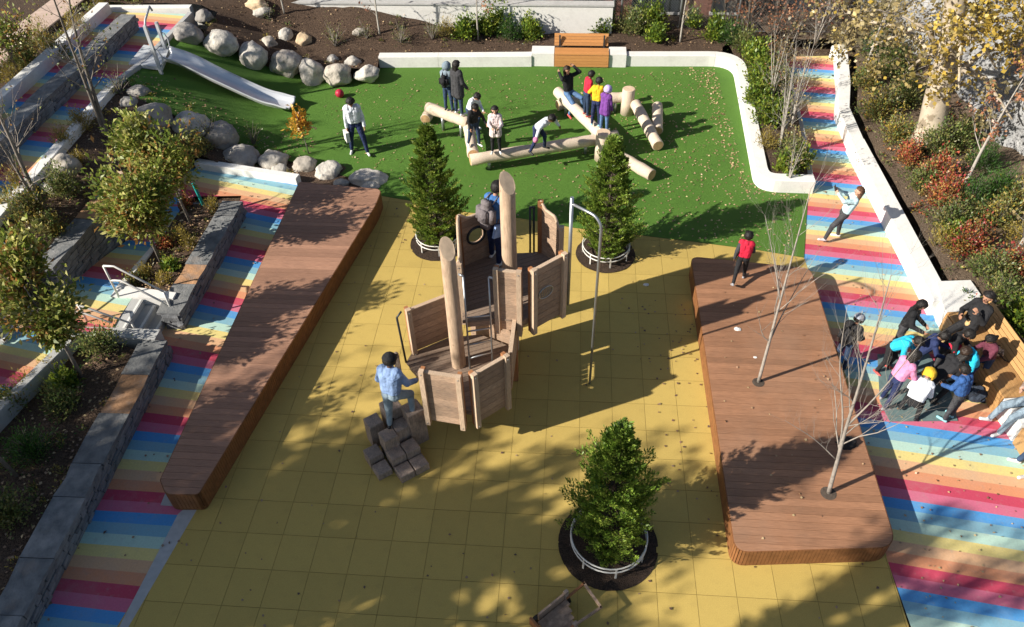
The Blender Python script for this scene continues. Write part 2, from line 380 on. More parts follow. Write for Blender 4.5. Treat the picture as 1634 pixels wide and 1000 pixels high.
# upper ramp
ZC=1.55
LC=[((218,41.5),(268,48)),((188,80),(236,84)),((145.5,122),(186,125.5)),((93,169),(140,173)),((43,223),(88,228)),((0,287.6),(27.6,291))]
xl=-14.52; PC=[(xl,10.5),(-12.23,10.5),(-12.23,12.87),(-12.52,18.4),(-12.15,19.9),(-11.45,21.6),(-11.3,23.3),(xl,23.3)]
PC=[(xl,10.5),(-12.23,10.5),(-12.30,14.5),(-12.42,18.5),(-12.12,19.9),G(300,22,ZC),(xl,23.25)]
lc=[]
for a,b in LC:
    a=Vector(G(*a,ZC)); b=Vector(G(*b,ZC)); m=(a+b)/2; lc.append((m-Vector((1,-.16)),m+Vector((1,-.16))))
striped('upper_rainbow_ramp',PC,lc,lambda x,y:ZC,skirt=1.5)
# --- kerbs (polyline boxes)
def kerb(name,pts,wd,z0,z1,label,m=None,closed=False,side=1,cat='kerb'):
    """kerb of width wd lying to the left(side=1)/right of the polyline, mitred"""
    P=[Vector(p) for p in pts]; n=len(P); inn=[];out=[]
    for i,p in enumerate(P):
        d1=(P[i]-P[i-1]).normalized() if i else (P[1]-P[0]).normalized()
        d2=(P[i+1]-P[i]).normalized() if i<n-1 else d1
        nn=Vector((-d1.y-d2.y,d1.x+d2.x)); nn.normalize(); c=max(.5,nn.dot(Vector((-d1.y,d1.x))))
        inn.append(p); out.append(p+nn*(wd*side/c))
    mb=MB(); m=m or M_conc; b=.012
    fz0=z0 if callable(z0) else (lambda x,y:z0); fz1=z1 if callable(z1) else (lambda x,y:z1)
    vs=[]
    for a,c in zip(inn,out):
        t=(c-a).normalized()*b
        vs+= [(a.x,a.y,fz0(*a)),(a.x,a.y,fz1(*a)-b),(a.x+t.x,a.y+t.y,fz1(*a)),(c.x-t.x,c.y-t.y,fz1(*a)),(c.x,c.y,fz1(*a)-b),(c.x,c.y,fz0(*a))]
    fs=[]
    for i in range(n-1):
        for k in range(5):
            f=(i*6+k,i*6+k+1,(i+1)*6+k+1,(i+1)*6+k); fs.append(f if side<0 else f[::-1])
    fs.append((0,1,2,3,4,5)); fs.append(tuple((n-1)*6+k for k in range(6))[::-1])
    mb.add(vs,fs,m)
    o=mb.build(name); tag(o,label,cat); return o
def dense(pts,step=1.2):
    out=[]
    for a,b in zip(pts[:-1],pts[1:]):
        a=Vector(a);b=Vector(b); n=max(1,int((b-a).length/step))
        for k in range(n): out.append(tuple(a.lerp(b,k/n)))
    out.append(tuple(pts[-1])); return out
KH=.36
tp=[G(606,108),G(1132,105)]
cr=[G(*p) for p in ((1147,107),(1159,118),(1164,140))]
kb=[G(606,108),G(848,107)]
def kerb_run(pts,label,**k): return kerb('white_kerb',pts,k.pop('wd',.32),-.05,k.pop('h',KH),label,**k)
seg_joint=.006
# turf kerb split where its joints show
P_t=[G(606,108),G(700,107.5),G(848,106.5)]
kerb_run([P_t[0],P_t[1]],'white concrete kerb between the boulders and the turf, far left end',side=1)
kerb_run([(P_t[1][0]+seg_joint,P_t[1][1]),P_t[2]],'white concrete kerb just left of the wooden bench',side=1)
rc=rounded([G(998,106),G(1168,106),G(1204,286+20),G(1296,309)],[0,.75,.6,0],7)
half=len(rc)//2
def split_run(pts,labels):
    L=[0]
    for a,b in zip(pts[:-1],pts[1:]): L.append(L[-1]+(Vector(b)-Vector(a)).length)
    tot=L[-1]; n=len(labels)
    def at(s):
        for i in range(len(L)-1):
            if s<=L[i+1]+1e-9: return tuple(Vector(pts[i]).lerp(Vector(pts[i+1]),(s-L[i])/(L[i+1]-L[i]+1e-12)))
        return pts[-1]
    for k,l in enumerate(labels):
        s0=tot*k/n+seg_joint; s1=tot*(k+1)/n
        q=[at(s0)]+[p for p,s in zip(pts,L) if s0<s<s1]+[at(s1)]
        kerb_run(q,l,side=1)
split_run(rc,['straight white kerb right of the wooden bench at the top of the turf','white kerb bending at the top right corner of the turf','straight white kerb down the right side of the turf','white kerb turning at the lower right corner of the turf by the rainbow path'])
# right kerb of the rainbow path
rk=[G(*p) for p in ((1336,88),(1347,95),(1352,150),(1350,190),(1372,242),(1400,295),(1509,503))]
kerb('white_kerb',rk[:5],.33,-.05,.38,'white kerb at the far end of the rainbow path under the yellow tree',side=-1)
kerb('white_kerb',[tuple(Vector(rk[4])+Vector((.004,-.006))),rk[5],rk[6]],.38,-.05,.40,'long straight white kerb right of the rainbow path beside the photographing girl',side=-1)
# left small kerb between bed and rainbow
kerb('grey_kerb',[G(1296,300),G(1290,262),G(1283,225),G(1272,180),G(1263,140),G(1252,100)],.15,-.05,.22,'thin grey kerb behind the bare shrub along the rainbow path',m=M_concg,side=1)
# left side kerbs
kerb('white_kerb',[(-9.9,16.9),(-6.97,16.27)],.22,-.05,.20,'white kerb across the top end of the lower rainbow ramp',side=1)
kerb('white_kerb',[(xl,10.5),(xl,23.2)],.32,.9,ZC+.32,'long white kerb at the far left edge of the upper rainbow ramp',side=1)
kerb('white_kerb',[(xl-.3,23.26),(G(300,22,ZC)[0],23.36)],.25,.9,ZC+.12,'white kerb across the top of the upper rainbow ramp',side=1)
kerb('grey_kerb',[(-12.23,10.5),(-12.30,14.5),(-12.42,18.5)],.26,.2,ZC+.10,'pale kerb between the upper ramp and the shrub bed',side=-1,m=M_conc)
kerb('grey_kerb',[(-12.42,18.51),(-12.12,19.9),G(300,22,ZC)],.16,.2,ZC+.06,'narrow grey kerb behind the slide platform',side=-1,m=M_concg)
kerb('grey_kerb',[(-9.50,14.95),(-9.50,11.55)],.14,-.1,lambda x,y:zB(x,y)+.08,'pale kerb along the left of the small triangular planting bed',side=1,m=M_conc)
kerb('grey_kerb',[(-9.75,10.2),(-10.15,8.2),(-10.6,5.6)],.2,-.1,lambda x,y:zB(x,y)+.08,'grey kerb between the lower planting bed and the middle ramp',side=1,m=M_concg)
kerb('grey_kerb',[(-9.5,15.0),(-8.3,15.0)],.16,-.1,.30,'short stone kerb at the top of the triangular planting bed',side=-1,m=M_cap)
# --- turf with its hill
def tz(x,y): return hill(x,y)+.006
TF=[]
for p in ((606,107),(1168,103),(1212,296),(1290,300),(1283,411),(1210,399),(1110,386),(1010,374),(920,364),(830,348),(740,338),(660,321),(606,312)):
    TF.append(G(*p))
TF[0]=(TF[0][0],TF[0][1]+.15)
TF[1:2]=[G(1146,100),G(1172,114)]
for p in ((600,290),(560,285),(500,268),(440,252),(390,240),(345,212),(290,190),(225,160),(203,128),(222,100),(262,62),(300,57),(345,64),(385,88),(440,112),(480,120),(520,127),(570,126),(604,126)):
    v=GT(*p,hill); TF.append((v.x,v.y))
grid_sheet('artificial_turf',TF,tz,M_turf,.35)
# --- planting beds
def back(x,y):
    z=hill(x,y)*.95+.27
    r=.9*ss((y-22.6)/2.6)*ss((-2.5-x)/5.0)+.14*ss((y-23)/1.5)
    return max(z,min(1.62,z*.6+r+.1) if x>-12.5 else z)
BK=[(-14.9,23.6),(-12.1,23.6),(-11.2,23.45),(-11.1,21.6),(-8.2,22.2)]+[G(p,107.5+(16 if p<606 else -6)) for p in (604,)]+[G(608,101),G(1130,100),G(1150,98),(4.72,23.8),(6.2,26.0),(6,29),(-15,29)]
grid_sheet('planting_bed',BK,back,M_mulch,.3,.06,1.6)
def mid(x,y): return hill(x,y)-.03
grid_sheet('planting_bed',[(-12.3,19.6),(-12.25,14.5),(-12.2,10.5),(-10.9,10.5),(-10.95,11.6),(-10.62,13.4),(-10.5,15.2),(-9.9,17.05),(-6.95,16.45),(-4.7,15.9),(-4.6,17.6),(-7,19),(-9,20)],mid,M_mulch,.3,.06,1.6)
grid_sheet('planting_bed',[(-9.38,14.9),(-8.28,14.9),(-8.22,11.35),(-9.38,11.5)],lambda x,y:.30,M_mulch,.25,.05,2)
grid_sheet('planting_bed',[(-8.9,10.15),(-8.05,9.9),(-8.0,3.5),(-11,3.5),(-9.95,8.2),(-9.6,10.2)],lambda x,y:.33,M_mulch,.25,.05,2)
grid_sheet('planting_bed',[(xl-.3,9),(xl-.3,23.4),(-14.8,29),(-24,29),(-24,9)],lambda x,y:1.5,M_mulch,.5,.08,1.2)
def rbed(x,y):
    e=x-(8.1+.35*ss((y-20)/4)); return .375+.5*ss(e/4.5)
RBd=[G(1341,86),(8.85,24.1),(8.35,21.6),(7.95,20.1),(7.88,18.5),(8.1,12.1),(8.25,12.0),(9.9,11.6),(9.3,4),(24,4),(24,34),(6.2,34),(6.0,26.2),(6.3,24.6),(8.4,24.45)]
grid_sheet('planting_bed',RBd,rbed,M_mulchr,.35,.07,1.4)
grid_sheet('planting_bed',[(5.0,23.8),(4.95,24.2),(6.0,25.9),(6.6,24.0)]+[(G(p,q)[0]-.15,G(p,q)[1]) for p,q in ((1263,140),(1272,180),(1283,225),(1290,262),(1294,296))]+[G(1214,292),G(1178,120)],lambda x,y:.31,M_mulch,.3,.05,1.6)
# walkway at the top left
mb=MB()
a=Vector((-15.8,18.3)); b=Vector((-15.75,25.6)); nb=40
walk=thing('boardwalk','pale boardwalk crossing the top left corner behind the leafy tree','boardwalk')
M_wb=mat('pale_boards',(.50,.38,.31),.8,.1,6,.2,30)
me=None
for k in range(46):
    mb=MB(); mb.box((0,0,0),(1.1,.20,.05),M_wb) if me is None else None
    if me is None: me=mb.mesh('plank')
    o=bpy.data.objects.new('plank',me); COL.objects.link(o); o.parent=walk; o.location=(-16.6+.008*k,16.8+k*.212,1.62)
mb=MB(); mb.box((-15.86,21.6,1.55),(.06,9.9,.22),M_barkd,rz=R_(-2)); mb.build('edge_board',walk)
# ================================================================== DRY STONE WALLS
def stone_wall(label,A,B,th,z0,z1,cap_h=.07,capw=None,rows=None,stone_l=.30,cap_l=.9,rust=(),batter=0,side_ends=True):
    """A->B is the foot of the visible (right hand) face; the wall lies to its left"""
    A=Vector(A);B=Vector(B); d=(B-A); Ln=d.length; d.normalize(); nrm=Vector((-d.y,d.x)); rz=math.atan2(d.y,d.x)
    root=thing('stone_wall',label,'wall',(A.x,A.y,0),rz)
    z0f=z0 if callable(z0) else (lambda t:z0)
    mb=MB(); mb.box((Ln/2,th/2+.03,(z1-cap_h+z0f(.5)-.1)/2),(Ln-.04,th-.07,z1-cap_h-z0f(.5)+.1),M_stone); mb.build('core',root)
    H=z1-cap_h-z0f(.5); rows=rows or max(3,int(round(H/.075))); rh=H/rows
    meshes=[]
    for k in range(7):
        q=MB(); L=stone_l*(.6+.13*k); j=.012
        q.box((0,0,0),(L-.008,.12,rh-.006),M_stone,jit=j); meshes.append((L,q.mesh('stone')))
    def stonerow(x0,x1,y,flip,zc):
        x=x0
        while x<x1-.06:
            L,me=rnd.choice(meshes)
            if x+L>x1: 
                L,me=min(meshes,key=lambda m:abs(m[0]-(x1-x)))
            o=bpy.data.objects.new('stone',me); COL.objects.link(o); o.parent=root
            if flip: o.location=(y+rnd.uniform(-.012,.012),x+L/2,zc); o.rotation_euler=(0,0,R_(90))
            else: o.location=(x+L/2,y+rnd.uniform(-.014,.014),zc); o.rotation_euler=(rnd.uniform(-.04,.04),rnd.uniform(-.015,.015),rnd.uniform(-.02,.02))
            x+=L
    for r in range(rows):
        zc=z0f(.5)+rh*(r+.5); stonerow(rnd.uniform(-.05,.02),Ln,.055,False,zc)
        if side_ends:
            stonerow(.06,th-.04,.05,True,zc); stonerow(.06,th-.04,Ln-.05,True,zc)
    x=-.02; cw=capw or th+.05; k=0
    while x<Ln-.05:
        L=cap_l*rnd.uniform(.7,1.25)
        if x+L>Ln-.35: L=Ln+.02-x
        q=MB(); m=M_caprust if k in rust else M_cap
        n=6; e=lambda:rnd.uniform(-.018,.018)
        p=[(x+.006,-.02+e()),(x+L*.35,-.02+e()),(x+L*.7,-.02+e()),(x+L-.006,-.02+e()),(x+L-.006,cw+e()),(x+L*.55,cw+e()*2),(x+.006,cw+e())]
        q.prism(p,z1-cap_h,z1+rnd.uniform(-.008,.008),m,M_stone); q.build('cap_stone',root)
        x+=L; k+=1
    return root
stone_wall('low schist wall with slate caps between the small triangular bed and the lower ramp',(-7.88,10.95),(-7.86,14.85),.42,0,.46,rust=(1,))
stone_wall('long dark schist wall with rusty caps beside the shaded lower ramp',(-7.70,3.6),(-7.84,10.15),.46,0,.46,rust=(5,7))
stone_wall('dark ledger stone wall above the middle ramp behind the leafy tree',(-10.56,11.45),(-10.30,14.3),.45,.15,1.15,rust=(2,),cap_l=.8)
stone_wall('dark stone wall at the far left beside the lowest end of the middle ramp',(-12.2,6.2),(-11.15,9.4),.42,.3,1.25)
stone_wall('long free-standing schist wall running up the middle of the upper ramp',(-13.26,11.5),(-13.10,22.0),.38,ZC,ZC+.45,cap_l=1.3,rows=5,stone_l=.36)
# ================================================================== STAIRS AND RAILS
def stairs(label,x0,x1,y0,y1,z0,z1,n,cheek=.3,skew=0):
    """rise from x1 (low) to x0 (high)"""
    root=thing('stairs',label,'stairs',(0,0,0)); rh=(z1-z0)/n; tr=(x1-x0)/n
    me=None
    for k in range(n):
        q=MB(); za=z0+rh*(k+1); xa=x1-tr*(k+1)
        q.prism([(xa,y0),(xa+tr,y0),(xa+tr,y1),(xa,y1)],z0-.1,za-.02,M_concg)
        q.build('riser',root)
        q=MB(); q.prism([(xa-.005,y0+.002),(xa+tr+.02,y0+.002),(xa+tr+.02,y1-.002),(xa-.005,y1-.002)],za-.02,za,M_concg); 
        q.box((xa+tr-.03,(y0+y1)/2,za+.003),(.05,y1-y0-.02,.006),M_conc); q.build('tread',root)
    return root
stairs('three shaded concrete steps between two handrails at the head of the lower ramp',-9.04,-8.35,10.45,11.32,0,.46,3)
mb=MB(); mb.prism([(-9.5,11.33),(-8.15,11.33),(-8.15,11.52),(-9.5,11.7)],-.05,.50,M_conc); tag(mb.build('concrete_cheek'),'white concrete cheek wall uphill of the three steps','cheek wall')
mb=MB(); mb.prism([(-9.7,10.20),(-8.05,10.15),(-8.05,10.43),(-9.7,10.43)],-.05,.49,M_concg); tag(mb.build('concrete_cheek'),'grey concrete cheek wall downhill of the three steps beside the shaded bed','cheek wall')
stairs('pale concrete steps at the far left mostly hidden by the lower leafy tree',-12.2,-10.95,9.85,11.1,.42,1.5,6)
def rail(label,paths,r=.022,m=None):
    root=thing('handrail',label,'handrail')
    for nm,p in paths:
        q=MB(); q.tube(p,r,m or M_wirew,n=8); q.build(nm,root)
    return root
def V(px,py,z): return G3(px,py,z)
f1=V(190,474,.47); f2=V(282,513,0.0)
t1=Vector((f1.x,f1.y,zat(163,424,f1.x,f1.y))); t2=Vector((f2.x,f2.y,zat(261,465,f2.x,f2.y))); t1b=Vector((f1.x+.22,f1.y,t1.z))
m1=f1.lerp(t1,.55); m2=f2.lerp(t2,.55)
rail('double pipe handrail on the uphill side of the three steps',[('post',[f1,t1]),('post',[f2,t2]),('top_rail',[t1,t1b,t2]),('mid_rail',[m1,Vector((f1.x+.22,f1.y,m1.z)),m2])])
f2=V(224,543,0.0); t2=Vector((f2.x,f2.y,zat(208,516,f2.x,f2.y))); f1=Vector((f2.x-.95,f2.y+.02,.47)); t1=Vector((f1.x,f1.y,t2.z+.45)); t0=t1-Vector((.22,0,0))
rail('double pipe handrail on the downhill side of the three steps',[('post',[f1,t1]),('post',[f2,t2]),('top_rail',[t0,t1,t2]),('mid_rail',[f1.lerp(t1,.55)-Vector((.2,0,0)),f1.lerp(t1,.55),f2.lerp(t2,.5)])])
f2=V(107,455,.45); t2=Vector((f2.x,f2.y,zat(78,415,f2.x,f2.y))); d=Vector((-1.3,.05,1.05))
rail('handrail climbing the hidden steps at the left edge',[('post',[f2,t2]),('post',[f2+d,t2+d]),('top_rail',[t2+d-Vector((.5,0,0)),t2+d,t2]),('mid_rail',[f2.lerp(t2,.5)+d,f2.lerp(t2,.5)])])
d2=Vector((-.05,-1.25,0)); 
rail('second handrail at the left edge seen through the lower leafy tree',[('post',[f2+d2,t2+d2]),('post',[f2+d+d2,t2+d+d2]),('top_rail',[t2+d+d2-Vector((.5,0,0)),t2+d+d2,t2+d2]),('mid_rail',[f2.lerp(t2,.5)+d+d2,f2.lerp(t2,.5)+d2])])
# ================================================================== TIMBER DECKS
def deck(label,px,z,rad,m,bw=.14,z0=0,pits=()):
    poly=ccw([G(*p,z) for p in px]); poly=ccw(rounded(poly,rad,7)) 
    root=thing('timber_deck',label,'deck')
    cx=sum(p[0] for p in poly)/len(poly); cy=sum(p[1] for p in poly)/len(poly)
    ins=[((x-cx)*.985+cx,(y-cy)*.985+cy) for x,y in poly]
    q=MB(); q.prism(ins,.0,z-.03,mat('deck_void',(.03,.02,.015),.9)); q.build('substructure',root)
    ys=[p[1] for p in poly]; y=min(ys); k=0
    holes=[]
    for hx,hy,hr in pits:
        holes.append((hx,hy,hr))
    while y<max(ys):
        c=clip(clip(poly,0,1,y+.003),0,-1,-(y+bw-.003))
        if len(c)>=3 and abs(area(c))>.003:
            hit=[h for h in holes if False]
            parts=[c]
            for hx,hy,hr in hit:
                yy=min(max(hy,y),y+bw); hw=math.sqrt(max(.0009,hr*hr-(yy-hy)**2*.8))
                parts=[clip(c,-1,0,-(hx-hw)),clip(c,1,0,hx+hw)]
            for c in parts:
                if len(c)<3: continue
                q=MB(); q.prism(ccw(c),z-.03,z+rnd.uniform(-.0015,.0015),m); q.build('board',root)
        y+=bw
    q=MB(); n=len(poly); sp=.058
    for i in range(n):
        a=Vector(poly[i]); b=Vector(poly[(i+1)%n]); L=(b-a).length; d=(b-a).normalized(); c=max(1,int(round(L/sp)))
        for j in range(c):
            p=a+d*(L*(j+.5)/c); nn=Vector((d.y,-d.x))*.004
            q.box((p.x+nn.x,p.y+nn.y,(z-.008)/2+.004),(L/c-.007,.022,z-.012),M_fascia,rz=math.atan2(d.y,d.x))
    q.build('fascia_slats',root,kind='stuff')
    for hx,hy,hr in pits:
        q=MB(); n=18; q.prism([(hx+hr*.85*math.cos(t*2*math.pi/n),hy+hr*.85*math.sin(t*2*math.pi/n)) for t in range(n)],z-.012,z+.004,M_barkd); q.build('tree_hole',root)
    return root
b1=G(1210,610,.42); b2=G(1322,787,.42)
deck('low brown timber deck on the right with two bare trees growing through it',[(1103,409),(1293,428),(1431,872),(1174,880)],.42,[.22,.3,.2,.2],M_deck,pits=((b1[0],b1[1],.13),(b2[0],b2[1],.15)))
deck('long tapering timber deck on the left beside the rainbow ramp',[(478,290),(608,302),(600,325),(316,788),(265,788),(256,765)],.46,[.03,.10,.06,.22,.15,.05],M_deck2)
# ================================================================== BENCHES
def wood_bench():
    root=thing('slatted_bench','low wooden block bench set into the white kerb at the top of the turf','bench')
    c0=aty(884,104,G(884,106)[1]-.04); 
    x0=G(884,97,.42)[0]; x1=G(972,97,.42)[0]; yf=G(884,106)[1]-.06
    for k in range(5):
        q=MB(); q.box(((x0+x1)/2,yf+.045+k*.092,.43),(x1-x0,.086,.035),M_bench); q.build('seat_slat',root)
    for k in range(4):
        q=MB(); q.box(((x0+x1)/2,yf+.012,.075+k*.092),(x1-x0,.025,.086),M_bench); q.build('front_slat',root)
    xb0=x0-.02
    for k in range(4):
        q=MB(); q.box(((x0+x1)/2-.02,yf+.60+k*.028,.50+k*.09),(x1-x0,.03,.086),M_bench,mat3=Matrix.Rotation(R_(-14),3,'X')); q.build('back_slat',root)
    for x in (x0+.15,x1-.15):
        q=MB(); q.box((x,yf+.58,.42),(.05,.05,.75),M_steeld); q.build('back_bracket',root)
    q=MB(); q.box(((x0+x1)/2,yf+.25,.2),(x1-x0-.05,.42,.40),M_conc); q.build('plinth',root)
    return x0,x1,yf
x0,x1,yf=wood_bench()
q=MB(); q.prism([(G(848,106)[0],yf+.06),(x0-.015,yf+.06),(x0-.015,yf+.62),(G(848,106)[0],yf+.62)],-.03,.42,M_conc); tag(q.build('concrete_block'),'white concrete block abutting the left end of the wooden bench','block')
q=MB(); q.prism([(x1+.015,yf+.06),(G(998,106)[0],yf+.06),(G(998,106)[0],yf+.62),(x1+.015,yf+.62)],-.03,.42,M_conc); tag(q.build('concrete_block'),'white concrete block abutting the right end of the wooden bench','block')
# the golden corner bench at the right edge
def gold_bench():
    root=thing('slatted_bench','golden slatted timber bench in the kerb where the woman in black sits','bench')
    z=.45
    P=[G(1506,505,z),G(1517,471,z),G(1556,470,z),G(1600,560,z),G(1640,652,z),G(1585,612,z)]
    A=Vector(G(1512,498,z)); B=Vector(G(1602,634,z)); d=(B-A).normalized(); nrm=Vector((d.y,-d.x)); 
    if nrm.x<0: nrm=-nrm
    L=(B-A).length; rz=math.atan2(d.y,d.x)
    n=7; w=.075
    for k in range(n):
        q=MB(); c=A+d*L/2+nrm*(w*(k+.5)); q.box((c.x,c.y,z-.02),(L,w-.008,.04),M_bench2,rz=rz); q.build('seat_slat',root)
    for k in range(5):
        q=MB(); c=A+d*L/2-nrm*.005; q.box((c.x,c.y,z-.08-k*.082),(L,.03,.074),M_bench2,rz=rz); q.build('front_slat',root)
    # reclined back
    for k in range(5):
        s=k*.082; c=A+d*(L/2)+nrm*(n*w+.03+s*.42); q=MB()
        rot=Matrix.Rotation(rz,3,'Z')@Matrix.Rotation(R_(-62 if (Matrix.Rotation(rz,3,'Z')@Vector((0,1,0))).dot(Vector((*nrm,0)))<0 else 62),3,'X')
        q.box((c.x,c.y,z+.03+s*.9),(L,.072,.03),M_bench2,mat3=rot); q.build('back_slat',root)
    q=MB(); c=A+d*L/2+nrm*.27; q.box((c.x,c.y,.2),(L-.06,.48,.4),M_conc,rz=rz); q.build('plinth',root)
    for t in (.06,.94):
        q=MB(); c=A+d*(L*t)+nrm*(n*w+.2); q.box((c.x,c.y,.45),(.06,.06,.8),M_steeld,rz=rz); q.build('back_bracket',root)
    return A,B,d,nrm,L,z
GBA,GBB,gd,gn,GL,GZ=gold_bench()
def quad(label,pts,z0,z1,m,name,cat):
    q=MB(); q.prism(ccw(pts),z0,z1,m); return tag(q.build(name),label,cat)
quad('broad white concrete block at the upper end of the golden bench',[G(1495,448,.45),G(1549,446,.45),G(1566,470,.45),tuple(GBA+gn*.55-gd*.02),tuple(GBA-gd*.02),G(1505,486,.45)],-.03,.44,M_conc,'concrete_block','block')
C1=[tuple(GBB+gd*.02),tuple(GBB+gd*.02+gn*.60),G(1668,640,.45),G(1700,720,.45),G(1630,660,.45)]
quad('white concrete block below the golden bench where the woman in the beige sweater sits',[tuple(GBB+gd*.02),tuple(GBB+gd*.02+gn*.6),tuple(GBB+gd*.75+gn*.62),tuple(GBB+gd*.62)],-.03,.45,M_conc,'concrete_block','block')
quad('tan stone seat slab at the right edge below the white block',[tuple(GBB+gd*.66),tuple(GBB+gd*.79+gn*.6),tuple(GBB+gd*2.2+gn*.6),tuple(GBB+gd*2.2)],-.03,.42,M_bench2,'bench_slab','bench')
# ================================================================== PLAY TOWER
TW=thing('play_tower','two level timber climbing tower with tall logs in the middle of the yellow surface','play structure',(-1.2,9.3,0))
_off=Vector((-1.2,9.3,0))
def tb(mb,name,parent=None,**k):
    mb.v=[(x-_off.x,y-_off.y,z) for x,y,z in mb.v]; return mb.build(name,parent or TW,**k)
def post(x,y,z0,z1,s=.09,m=None,rz=0,capm=None):
    q=MB(); q.box((x,y,(z0+z1)/2),(s,s,z1-z0),m or M_wood2,rz=rz)
    o=tb(q,'post'); 
    for zz in (z0+.06,z1-.06):
        q=MB(); q.tube([(x-math.sin(rz)*-s*.5,y-s*.52,zz),(x-math.sin(rz)*-s*.5,y-s*.62,zz)],.011,M_steel,n=6); b=tb(q,'bolt',TW); 
    return o
def panel(A,B,zb,zt,m=None,bh=.145,posts=(1,1),top=None,pz=(-.07,.07),th=.035):
    A=Vector(A);B=Vector(B); d=(B-A); L=d.length; d.normalize(); rz=math.atan2(d.y,d.x); n=max(1,int(round((zt-zb)/bh))); h=(zt-zb)/n
    root=bpy.data.objects.new('panel',None); COL.objects.link(root); root.parent=TW
    c=A.lerp(B,.5)
    for k in range(n):
        q=MB(); q.box((c.x,c.y,zb+h*(k+.5)),(L-.01,th,h-.008),m or M_wood,rz=rz); tb(q,'board',root)
    q=MB(); q.box((c.x,c.y,zt+.012),(L-.01,.07,.022),M_wood2,rz=rz); tb(q,'top_board',root)
    for f,P in zip(posts,(A,B)):
        if f:
            s=d*.045*(1 if P is A else -1); post(P.x+s.x+d.y*.04,P.y+s.y-d.x*.04,zb+pz[0],zt+pz[1],rz=rz,s=.085)
            post(P.x+s.x-d.y*.045,P.y+s.y+d.x*.045,zb+pz[0],zt+pz[1]-.02,rz=rz,s=.07,m=M_woodo)
    return root
def floor_(poly,z,label_m=M_woodf,ang=20,bw=.11,th=.04,name='floor'):
    root=bpy.data.objects.new(name,None); COL.objects.link(root); root.parent=TW
    ca,sa=math.cos(R_(ang)),math.sin(R_(ang)); R=[(x*ca+y*sa,-x*sa+y*ca) for x,y in poly]; y=min(p[1] for p in R)
    while y<max(p[1] for p in R):
        c=clip(clip(R,0,1,y+.004),0,-1,-(y+bw-.004))
        if len(c)>=3 and abs(area(c))>.002:
            q=MB(); q.prism(ccw([(x*ca-y2*sa,x*sa+y2*ca) for x,y2 in c]),z-th,z,label_m); tb(q,'board',root)
        y+=bw
    q=MB(); pl=ccw(poly); cx=sum(p[0] for p in pl)/len(pl); cy=sum(p[1] for p in pl)/len(pl)
    q.prism([((x-cx)*.95+cx,(y-cy)*.95+cy) for x,y in pl],z-th-.14,z-th-.004,M_wood); tb(q,'joist_frame',root)
Z1=.92; Z2=1.86
LF=[G(648,578,Z1),G(657,563,Z1),G(716,538,Z1),(-1.55,10.2),(-.92,9.9),(-.93,8.85),(-1.5,8.36),(-2.28,8.42),G(668,600,Z1)]
floor_(LF,Z1,ang=25)
floor_([G(738,513,Z2),G(792,508,Z2),G(834,512,Z2),(-.56,9.78),(-.03,10.22),G(893,420,Z2),G(862,402,Z2),G(782,406,Z2),G(738,424,Z2)],Z2,ang=28)
panel((-2.31,8.34),(-1.6,8.24),.67,1.9)
panel((-1.46,8.27),(-.9,8.77),.67,1.9)
panel((-.86,8.86),(-.84,9.85),.95,1.85,m=M_wood,posts=(0,0))
a5=Vector(G(657,563,Z1)); b5=Vector(G(720,537,Z1)); panel(a5,b5,.95,zat(650,494,a5.x,a5.y)-.05,m=M_woodo if 0 else M_wood,posts=(1,0))
a=G(648,578,Z1); q=MB(); zt=zat(640,500,a[0],a[1]); q.tube([(a[0],a[1],Z1),(a[0]-.03,a[1],zt-.1),(a[0]+.05,a[1]+.05,zt)],.02,M_steeld,n=6); tb(q,'grab_bar')
panel((-1.18,9.72),(-.70,9.66),1.60,2.95)
panel((-.56,9.68),(0,10.19),1.60,2.95)
# oval net hole shown as grey grille on the second upper panel
def on_panel(A,B,t,z,off): 
    A=Vector(A);B=Vector(B); d=(B-A).normalized(); p=A.lerp(B,t); return Vector((p.x+d.y*off,p.y-d.x*off,z)),d
c,d=on_panel((-.56,9.68),(0,10.19),.42,2.35,.028)
q=MB(); n=24; ring=[c+Vector((d.x,d.y,0))*(.16*math.cos(t*2*math.pi/n))+Vector((0,0,1))*(.12*math.sin(t*2*math.pi/n)) for t in range(n+1)]
q.tube(ring,.010,M_steel,n=6,caps=False)
for k in range(-3,4):
    x=.045*k; h=.12*math.sqrt(max(0,1-(x/.16)**2)); p=c+Vector((d.x,d.y,0))*x; q.tube([p-Vector((0,0,h)),p+Vector((0,0,h))],.006,M_steel,n=5,caps=False)
tb(q,'grille')
